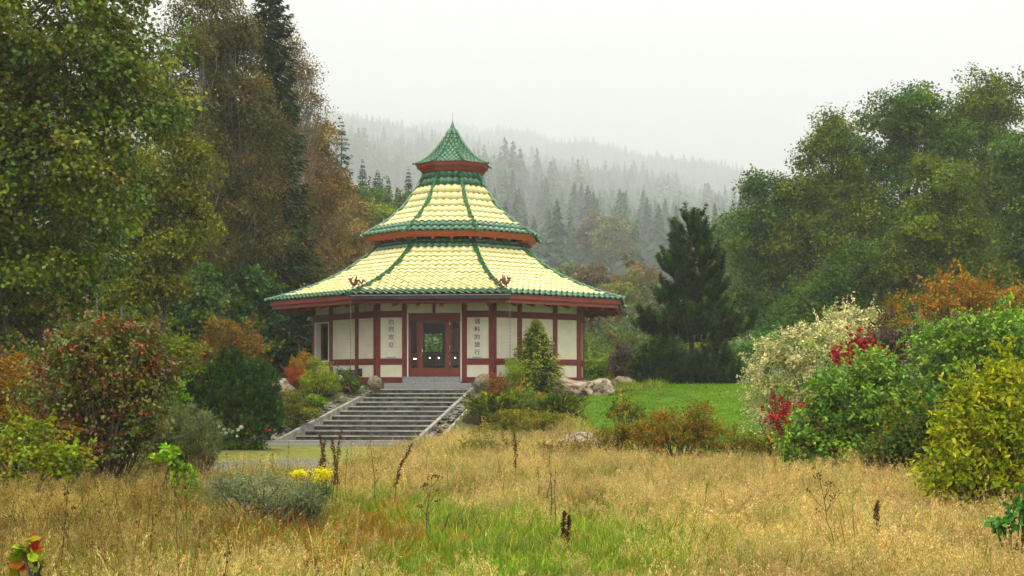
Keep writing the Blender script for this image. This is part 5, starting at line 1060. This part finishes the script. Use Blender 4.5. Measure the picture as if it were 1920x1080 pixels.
def stems_tuft(seed):
    rr = np.random.default_rng(seed); V, Q, C = [], [], []; k = 0
    for i in range(7):
        b0 = np.array([rr.normal(0, .2), rr.normal(0, .2), 0]); H = rr.uniform(.4, .75); d = np.array([H * rr.uniform(.15, .5), rr.normal(0, .08), H]); s_ = np.array([0.0025, 0, 0]); c = veg(np.array([0.13, 0.085, 0.045])) * rr.lognormal(0, .3)
        for a, b in ((0, .5), (.5, 1)):
            V += [b0 + d * a - s_, b0 + d * a + s_, b0 + d * b + s_ * .7, b0 + d * b - s_ * .7]; Q.append((k, k + 1, k + 2, k + 3)); k += 4; C += [c] * 4
        for j in range(6): cp = b0 + d * rr.uniform(.75, 1.02) + rr.normal(0, .012, 3); V += [cp, cp + [.006, 0, .006], cp + [0, 0, .018], cp + [-.006, 0, .006]]; Q.append((k, k + 1, k + 2, k + 3)); k += 4; C += [c * .8] * 4
    me = np_mesh('tuft', np.array(V), [np.array(Q)], np.array(C)); me.materials.append(M['grass']); return me
protos.append(stems_tuft(730))
r = np.random.default_rng(79)
def meadow(n, d0, d1, dens_scale):
    D = np.sqrt(r.uniform(d0 ** 2, d1 ** 2, n)); X = r.uniform(-0.47, 0.47, n) * D
    xp = X / D * F + 960; yp = HZ + (EYE - ground_h(X, D)) / D * F
    path = ((D > 27) & (X < np.interp(D, [25, 33, 43], [-3.6, -3.1, -2.0])) & (X > np.interp(D, [25, 33, 43], [-6.4, -8, -14]))) | ((D > 40.2) & (X < -2.0) & (X > -14))
    lawn = (X > lawn_edge(D) - 0.2) & (D > 35.4); bed = (D > 43) & ~((X > np.interp(D, [43, 51], [-1.95, -0.7])) & (D < 46))
    ok = ~(path | lawn | bed); X, D = X[ok], D[ok]; n = len(X)
    def fld(f, p): return (np.sin(X * f + 1.7 + p) * np.sin(D * f * 0.8 + 0.4 + 2 * p) + 0.6 * np.sin(X * f * 2.3 + D * f * 1.4 + p) + 0.5 * np.sin(X * f * 3.7 - D * f * 2.9 + 3 * p)) / 1.4
    w1, w2, w3 = fld(0.8, 0.0), fld(1.7, 1.3), fld(0.5, 2.1)
    # green hollow in the near middle, rusty plants to its left, straw to its right
    gx = (X + 0.1 + 0.35 * w2) / 1.9; gd = (D - 15.2 + 0.8 * w1) / 3.4; hol = np.clip(np.exp(-(gx ** 2 + gd ** 2)) * 1.6, 0, 0.95)
    belt = np.exp(-((D - 33) / 3.6) ** 2) * (X > -1.6) * (0.6 + 0.4 * w2)
    hol2 = 0.9 * np.exp(-((X + 1.7 + 0.3 * w2) / 1.1) ** 2 - ((D - 19.5 + w1) / 2.6) ** 2) + 0.8 * np.exp(-((X - 1.0) / 1.1) ** 2 - ((D - 13) / 1.6) ** 2); hol = np.clip(hol + 0.8 * hol2, 0, 0.95)
    green = 1.5 * belt + hol * 3.5 + 0.9 * (w1 > 0.45) + 0.5 * (w2 > 0.6) + 0.5 + 0.7 * (X < -2.4)
    rust = np.exp(-((X + 2.1 + 0.3 * w2) / 0.9) ** 2 - ((D - 15.5) / 2.6) ** 2) * 4.5 + 0.9 * np.exp(-((X + 4.6) / 2.0) ** 2 - ((D - 18) / 4) ** 2) + 0.45 * (w3 < -0.6) * (X < 1)
    mixd = (0.35 + 0.7 * (X < -2.5) + 0.8 * np.exp(-((D - 36) / 5) ** 2) + 0.7 * (w3 > 0.5)) * (1 - 0.6 * hol)
    straw = (1.0 + 0.7 * (X > 0.5) - 0.45 * (X < -2.5) + 0.8 * (w2 < -0.3)) * (1 - hol) * (1 - 0.75 * belt)
    Wt = np.stack([straw, straw, straw * .7, green * 1.0, green * 1.2, rust + 0.3 * belt, rust * 1.2, mixd + belt, 0.05 + 0.16 * (X < -2)], 1); Wt = np.clip(Wt, 0.004, None); Wt /= Wt.sum(1, keepdims=True)
    idx = (Wt.cumsum(1) > r.uniform(0, 1, (n, 1))).argmax(1)
    s = r.uniform(0.6, 1.2, n) * (1 - 0.35 * hol) * (1 + 0.28 * w2) + 0.35 * (r.uniform(0, 1, n) > 0.95) + 0.25 * belt
    s = s * (1 - 0.5 * np.clip((X - 2.0) / 1.5, 0, 1) * np.clip((D - 27) / 4, 0, 1))
    lf = np.clip((-1.6 - X) / 2.5, 0, 1)[:, None] * np.clip((30 - D) / 6, 0, 1)[:, None]
    tk = (1 - lf * np.array([[0.30, 0.30, 0.46]])) * r.lognormal(0, 0.18, (n, 1)) * (1 + 0.16 * w3 + 0.08 * w1)[:, None] * r.uniform(0.9, 1.1, (n, 3))
    return np.stack([X, D, ground_h(X, D)], 1), np.stack([r.normal(0, .14, n) + 0.30 * w3, r.normal(0, .14, n) + 0.38 * np.clip(w1, -.4, 1.2), r.uniform(0, 6.28, n)], 1), np.stack([s, s, s * r.uniform(.85, 1.2, n)], 1), tk, idx
m1 = meadow(13000, 7.0, 22, 1); m2 = meadow(17000, 22, 44, 1)
m3 = meadow(9000, 7.0, 40, 1); m3 = (m3[0], m3[1], m3[2] * 0.8, m3[3], r.choice([3, 4], len(m3[0])))
MD = [np.concatenate(q) for q in zip(m1, m2, m3)]
scatter('meadow_grass', *MD, protos, 'tall straw-coloured meadow grass with green and rusty patches', 'grass')
lp = [tuft(720 + i, 60, 0.055, 0.11, 0.005, [((0.085, 0.14, 0.026), 3), ((0.11, 0.17, 0.03), 2), ((0.155, 0.185, 0.05), 1)], 1.0) for i in range(3)]
n = 24000; X = r.uniform(1.6, 24, n); D = r.uniform(34.8, 67, n); ok = (X > lawn_edge(D)) & (X / D < 0.42); X, D = X[ok], D[ok]; n = len(X); s = r.uniform(0.7, 1.2, n)
scatter('lawn_grass', np.stack([X, D, ground_h(X, D) + 0.02], 1), np.stack([r.normal(0, .1, n), r.normal(0, .1, n), r.uniform(0, 6.28, n)], 1), np.stack([s * 1.5, s * 1.5, s], 1), r.lognormal(0, 0.12, (n, 1)) * np.ones((1, 3)) * (1 + 0.16 * np.sin(X * 1.1 + D * .6) * np.sin(D * .9) + 0.08 * np.sin(X * 3.1) * np.sin(D * 2.3))[:, None], r.integers(0, 3, n), lp, 'short bright green mown lawn grass', 'grass')
# weeds and tufts between the stones of the far ground behind
n = 6000; D = r.uniform(52, 92, n); X = r.uniform(-0.45, 0.45, n) * D; ok = ~((X > lawn_edge(np.minimum(D, 68))) & (D < 67) & (X < 20)) & ((X - PAV_X) ** 2 + (D - PAV_D) ** 2 > 36); X, D = X[ok], D[ok]; n = len(X); s = r.uniform(0.8, 1.6, n)
scatter('wood_edge_grass', np.stack([X, D, ground_h(X, D)], 1), np.stack([r.normal(0, .1, n), r.normal(0, .1, n), r.uniform(0, 6.28, n)], 1), np.stack([s, s, s], 1), r.lognormal(0, 0.15, (n, 1)) * np.ones((1, 3)), r.choice([3, 4], n), protos, 'rough green grass along the wood edge', 'grass')

# ------------------------------------------------------------------ small things
def stalk(label, D, px, top, base, seed, kind='dock', group=None, lean=0.0, name='dry_stalk'):
    x = PX(px, D); zg = gh(x, D); H = max(0.3, PZ(top, D) - zg); e = empty(name, (x, D, zg), 0, label, 'weed', group); r = random.Random(seed); b = MB(); tips = []
    pts = [(lean * H * t * t + 0.01 * math.sin(7 * t + seed), 0.02 * math.sin(5 * t + seed), H * t) for t in np.linspace(0, 1, 8)]
    b.tube(pts, [lerp(0.007, 0.0025, t) for t in np.linspace(0, 1, 8)], 5)
    if kind == 'umbel':
        for k in range(7):
            t = r.uniform(0.35, 0.9); p = Vector(pts[int(t * 7)]); a = r.uniform(0, 6.28); L = H * r.uniform(0.12, 0.3); q = p + Vector((math.cos(a) * L * .7, math.sin(a) * L * .7, L * 0.8)); b.tube([p, p.lerp(q, .5) + Vector((0, 0, -.01)), q], [0.004, 0.003, 0.002], 4); tips += [q + Vector((r.gauss(0, .02), r.gauss(0, .02), r.gauss(0, .012))) for _ in range(12)]
        tips += [Vector(pts[-1]) + Vector((r.gauss(0, .03), r.gauss(0, .03), r.gauss(0, .015))) for _ in range(24)]
    elif kind == 'dock':
        for k in range(340): t = r.uniform(0.35, 1.0); p = Vector(pts[min(7, int(t * 7))]).lerp(Vector(pts[min(7, int(t * 7) + 1)]), t * 7 % 1); tips.append(p + Vector((r.gauss(0, .022), r.gauss(0, .022), 0)) * (1.25 - t * .6) * min(1.0, H * 0.8))
    elif kind == 'thin':
        for k in range(14): t = r.uniform(0.5, 1.0); p = Vector(pts[min(7, int(t * 7))]); tips.append(p + Vector((r.gauss(0, .02), r.gauss(0, .02), r.gauss(0, .03))))
    b.build('stem', M['stem'], e)
    R = np.random.default_rng(seed); P = np.array([t[:] for t in tips]); n = len(P); A = unit(R.normal(size=(n, 3)) + np.array([0, 0, .6])); N = unit(np.cross(A, R.normal(size=(n, 3))))
    V, Fs, C = leaf_cloud(P, N, A, R.uniform(0.016, 0.034, n), 0.35, pick_cols(R, [((0.045, 0.025, 0.015), 3), ((0.075, 0.04, 0.022), 2)], n))
    link('seed_head', np_mesh('seed_head', V, Fs, C), M['leaf'], e)['kind'] = 'stuff'
S_ = [(596, 826, 19, 'dock', 'dark dry dock stalk left of the goldenrod pair of stalks'), (612, 812, 19.3, 'dock', 'dark dry dock stalk, middle of the cluster by the goldenrod'), (624, 806, 19.0, 'dock', 'dark dry dock stalk, thickest of the cluster by the goldenrod'), (632, 820, 19.6, 'dock', 'dark dry dock stalk, rightmost of the cluster by the goldenrod'),
      (702, 800, 20.5, 'thin', 'thin tall dry stalk before the stairs'), (738, 830, 20, 'dock', 'leaning dark seed stalk before the stairs'), (800, 895, 15.5, 'umbel', 'thin dry stalk in the green hollow'), (968, 812, 24, 'dock', 'dark dry dock stalk below the junipers'), (938, 852, 22, 'thin', 'thin dry stalk left of the dark dock stalk below the junipers'),
      (1033, 846, 16.5, 'thin', 'tall dry stem in mid-meadow, taller of the two together'), (1040, 880, 16.2, 'thin', 'tall dry stem in mid-meadow, shorter of the two together'), (1058, 960, 14.5, 'dock', 'short dark dock spike in mid-meadow'), (1066, 968, 14.6, 'dock', 'very short dark dock spike beside another in mid-meadow'), (1012, 874, 20, 'thin', 'thin brown stem at the straw meadow edge'),
      (1552, 893, 14.5, 'umbel', 'branching dry umbel stalk in the straw meadow'), (1636, 942, 14.6, 'dock', 'dark dock spike right of the umbel stalk, left one'), (1648, 946, 14.4, 'dock', 'dark dock spike right of the umbel stalk, right one'), (1512, 830, 21, 'umbel', 'thin dry stalk before the green shrub'), (1628, 800, 22.5, 'thin', 'brown dry stalk leaning on the green shrub, left one'), (1650, 790, 22.8, 'thin', 'brown dry stalk leaning on the green shrub, right one'), (1318, 905, 17, 'thin', 'thin seed stalk in the straw meadow before the weeds')]
for i, (x, t, D, k, lab) in enumerate(S_): stalk(lab, D, x, t, 0, 800 + i, k, lean=random.Random(i).uniform(-.12, .12) + (0.25 if 'leaning dark' in lab else 0))

def flowers(name, label, D, px, spots, seed, kind, cols, fol_spec, petal, cat='flower', stem_h=0.0, fol_cols=None):
    x = PX(px, D); zg = gh(x, D)
    e = shrub(name, label, D, px, fol_spec, seed, 90, 26, 0.12 * D / 38, 0.06 * D / 38, fol_cols or [((0.06, 0.10, 0.03), 2), ((0.09, 0.12, 0.03), 1)], cat=cat, n_limb=14)
    R = np.random.default_rng(seed)
    for i, (fx, fy, s) in enumerate(spots):
        d = D - 0.25; c = np.array([PX(fx, d) - x, -0.25, PZ(fy, d) - zg]); rad = s / F * D
        if kind == 'rose':
            n = 26; g = unit(R.normal(size=(n, 3))); P = c + g * rad * 0.35; N = unit(g + R.normal(0, .25, (n, 3))); A = unit(np.cross(N, R.normal(size=(n, 3)))); V, Fs, C = leaf_cloud(P - A * rad * .3, N, A, np.full(n, rad * .95), 0.5, pick_cols(R, cols[i % len(cols)], n))
        else:
            n = 260; g = R.normal(size=(n, 3)) * np.array([rad * .8, rad * .7, rad * .34]); P = c + g; N = unit(R.normal(size=(n, 3)) + np.array([0, 0, 1])); A = unit(np.cross(N, R.normal(size=(n, 3)))); V, Fs, C = leaf_cloud(P, N, A, np.full(n, petal), 0.4, pick_cols(R, cols[0], n))
        link('blossom', np_mesh('blossom', V, Fs, C), M['leaf'], e)
        if kind != 'rose': MB().tube([(c[0] * .5, 0, 0), (c[0] * .9, -.1, c[2] * .6), tuple(c)], [0.005, 0.004, 0.003], 4).build('flower_stem', M['stem'], e)
WH = [((0.72, 0.68, 0.45), 2), ((0.80, 0.78, 0.62), 1)]; RD = [((0.55, 0.03, 0.06), 2), ((0.65, 0.06, 0.10), 1)]; PK = [((0.70, 0.12, 0.15), 2), ((0.75, 0.22, 0.22), 1)]
flowers('goldenrod', 'yellow goldenrod heads beside the dark dock stalks', 17.2, 585, [(562, 887, 9), (604, 884, 10), (603, 896, 9), (596, 901, 6), (612, 889, 6), (555, 889, 5)], 900, 'spray', [[((0.72, 0.50, 0.02), 3), ((0.62, 0.40, 0.015), 2)]], [(585, 930, 30, 26)], 0.022)
flowers('rose_bush', 'white rose bush at the stair foot beside the dwarf pine', 37.5, 428, [(411, 800, 5), (420, 804, 5), (430, 806, 5), (436, 810, 5), (424, 812, 5), (446, 806, 5), (452, 801, 6), (444, 818, 4), (413, 811, 4)], 901, 'rose', [WH], [(428, 808, 30, 16), (450, 806, 20, 14)], 0.05, 'shrub')
flowers('rose_bush', 'red rose bush at the stair foot in the soil bed', 37.8, 478, [(455, 795, 6), (463, 795, 5), (477, 801, 4), (467, 805, 4), (500, 807, 5), (507, 806, 4), (476, 806, 3)], 902, 'rose', [RD, RD, PK], [(475, 800, 28, 18), (495, 808, 18, 12)], 0.05, 'shrub')
flowers('rose_bush', 'cream rose bush before the bench', GD(641, 729), 641, [(640, 707, 4), (645, 712, 4), (637, 711, 4), (648, 710, 3), (643, 716, 3), (638, 705, 3)], 903, 'rose', [WH], [(642, 715, 12, 11)], 0.05, 'shrub')
flowers('rose_bush', 'pink rose bush between the bench and the tan boulder', GD(660, 733), 660, [(655, 719, 4), (661, 720, 3), (649, 726, 3), (653, 727, 3), (662, 725, 3)], 904, 'rose', [PK], [(658, 720, 14, 11)], 0.05, 'shrub')
flowers('poppy', 'small red wildflowers scattered low in the rusty grass', 12.2, 600, [(520, 965, 2), (640, 1048, 3), (660, 1035, 2), (545, 1074, 3), (588, 1066, 2), (498, 1062, 3)], 905, 'rose', [[((0.45, 0.06, 0.02), 1)]], [(600, 1060, 40, 16)], 0.03, 'flower', fol_cols=[((0.16, 0.09, 0.03), 2), ((0.10, 0.10, 0.03), 1)])

# bench by the wall
BD = 50.1; bx = PX(645, BD); bz = gh(bx, BD)
be = empty('park_bench', (bx, BD, bz), math.radians(-14), 'dark brown wooden bench against the pavilion wall behind the roses', 'bench')
bw = 0.36
for i in range(4): MB().box(-bw, bw, 0.20 + 0.03 * i, 0.225 + 0.03 * i, 0.36 + 0.10 * i, 0.445 + 0.10 * i).build('back_slat', M['darkwood'], be, bevel=0.006)
for i in range(3): MB().box(-bw, bw, -0.22 + 0.14 * i, -0.10 + 0.14 * i, 0.30, 0.33).build('seat_slat', M['darkwood'], be, bevel=0.006)
for sx in (-1, 1):
    MB().box(sx * (bw - 0.06) - 0.03, sx * (bw - 0.06) + 0.03, -0.2, -0.14, -0.1, 0.30).build('leg', M['darkwood'], be); MB().hexa([Vector((sx * (bw - .06) + a, b_, c)) for a, b_, c in ((-.03, .16, -.1), (.03, .16, -.1), (.03, .22, -.1), (-.03, .22, -.1), (-.03, .31, .76), (.03, .31, .76), (.03, .36, .76), (-.03, .36, .76))]).build('leg', M['darkwood'], be)
# bird table
TD = 53.5; tx = PX(561, TD); tz = gh(tx, TD); te = empty('bird_table', (tx, TD, tz), 0, 'wooden post with a little pitched roof beside the pavilion', 'bird table')
hh = PZ(640, TD) - tz
MB().box(-0.045, 0.045, -0.045, 0.045, -0.1, hh).build('post', M['wood'], te); MB().box(-0.22, 0.22, -0.2, 0.2, hh - 0.03, hh).build('tray', M['wood'], te)
for s in (-1, 1): MB().hexa([Vector(p) for p in ((0, -.3, hh + .19), (s * .36, -.3, hh + .02), (s * .36, .3, hh + .02), (0, .3, hh + .19), (0, -.3, hh + .225), (s * .36, -.3, hh + .05), (s * .36, .3, hh + .05), (0, .3, hh + .225))]).build('roof_board', M['darkwood'], te)
for i, (px, t, lab) in enumerate([(228, 568, 'grey metal post behind the purple-red shrub, the one nearer the pavilion'), (182, 550, 'grey metal post by the light green bush, the one farther from the pavilion')]):
    D = 47.0; x = PX(px, D); z = gh(x, D); pe = empty('metal_post', (x, D, z), 0, lab, 'post', 'metal posts'); H = PZ(t, D) - z
    MB().tube([(0, 0, -0.2), (0, 0, H)], 0.028, 8).build('pole', M['steel'], pe); MB().tube([(0, 0, H), (0, 0, H + 0.02)], [0.034, 0.02], 8).build('cap', M['steel'], pe)
fe = empty('wire_fence', (PX(1400, 63), 63, gh(PX(1400, 63), 63)), 0, 'grey metal fence panel beyond the lawn beside the dogwood', 'fence')
for i in range(9): MB().box(-0.6 + 0.15 * i, -0.585 + 0.15 * i, -0.01, 0.01, 0, 0.75).build('bar', M['steel'], fe)
for z in (0.12, 0.68): MB().box(-0.62, 0.63, -0.025, -0.011, z, z + 0.03).build('rail', M['steel'], fe)

# ------------------------------------------------------------------ haze
hz = MB().box(-4400, 4400, -200, 7700, -2.5, 1700.0).build('haze', None); hz['kind'] = 'stuff'; tag(hz, 'pale fog hanging over the whole valley', 'fog')
hm = bpy.data.materials.new('haze'); hm.use_nodes = True; hn = hm.node_tree; hn.nodes.clear()
ho = hn.nodes.new('ShaderNodeOutputMaterial'); hv = hn.nodes.new('ShaderNodeVolumePrincipled'); hv.inputs['Density'].default_value = HAZE_DENSITY; hv.inputs['Color'].default_value = (0.965, 0.975, 0.975, 1); hv.inputs['Anisotropy'].default_value = 0.0
hn.links.new(hv.outputs[0], ho.inputs['Volume']); hz.data.materials.append(hm)
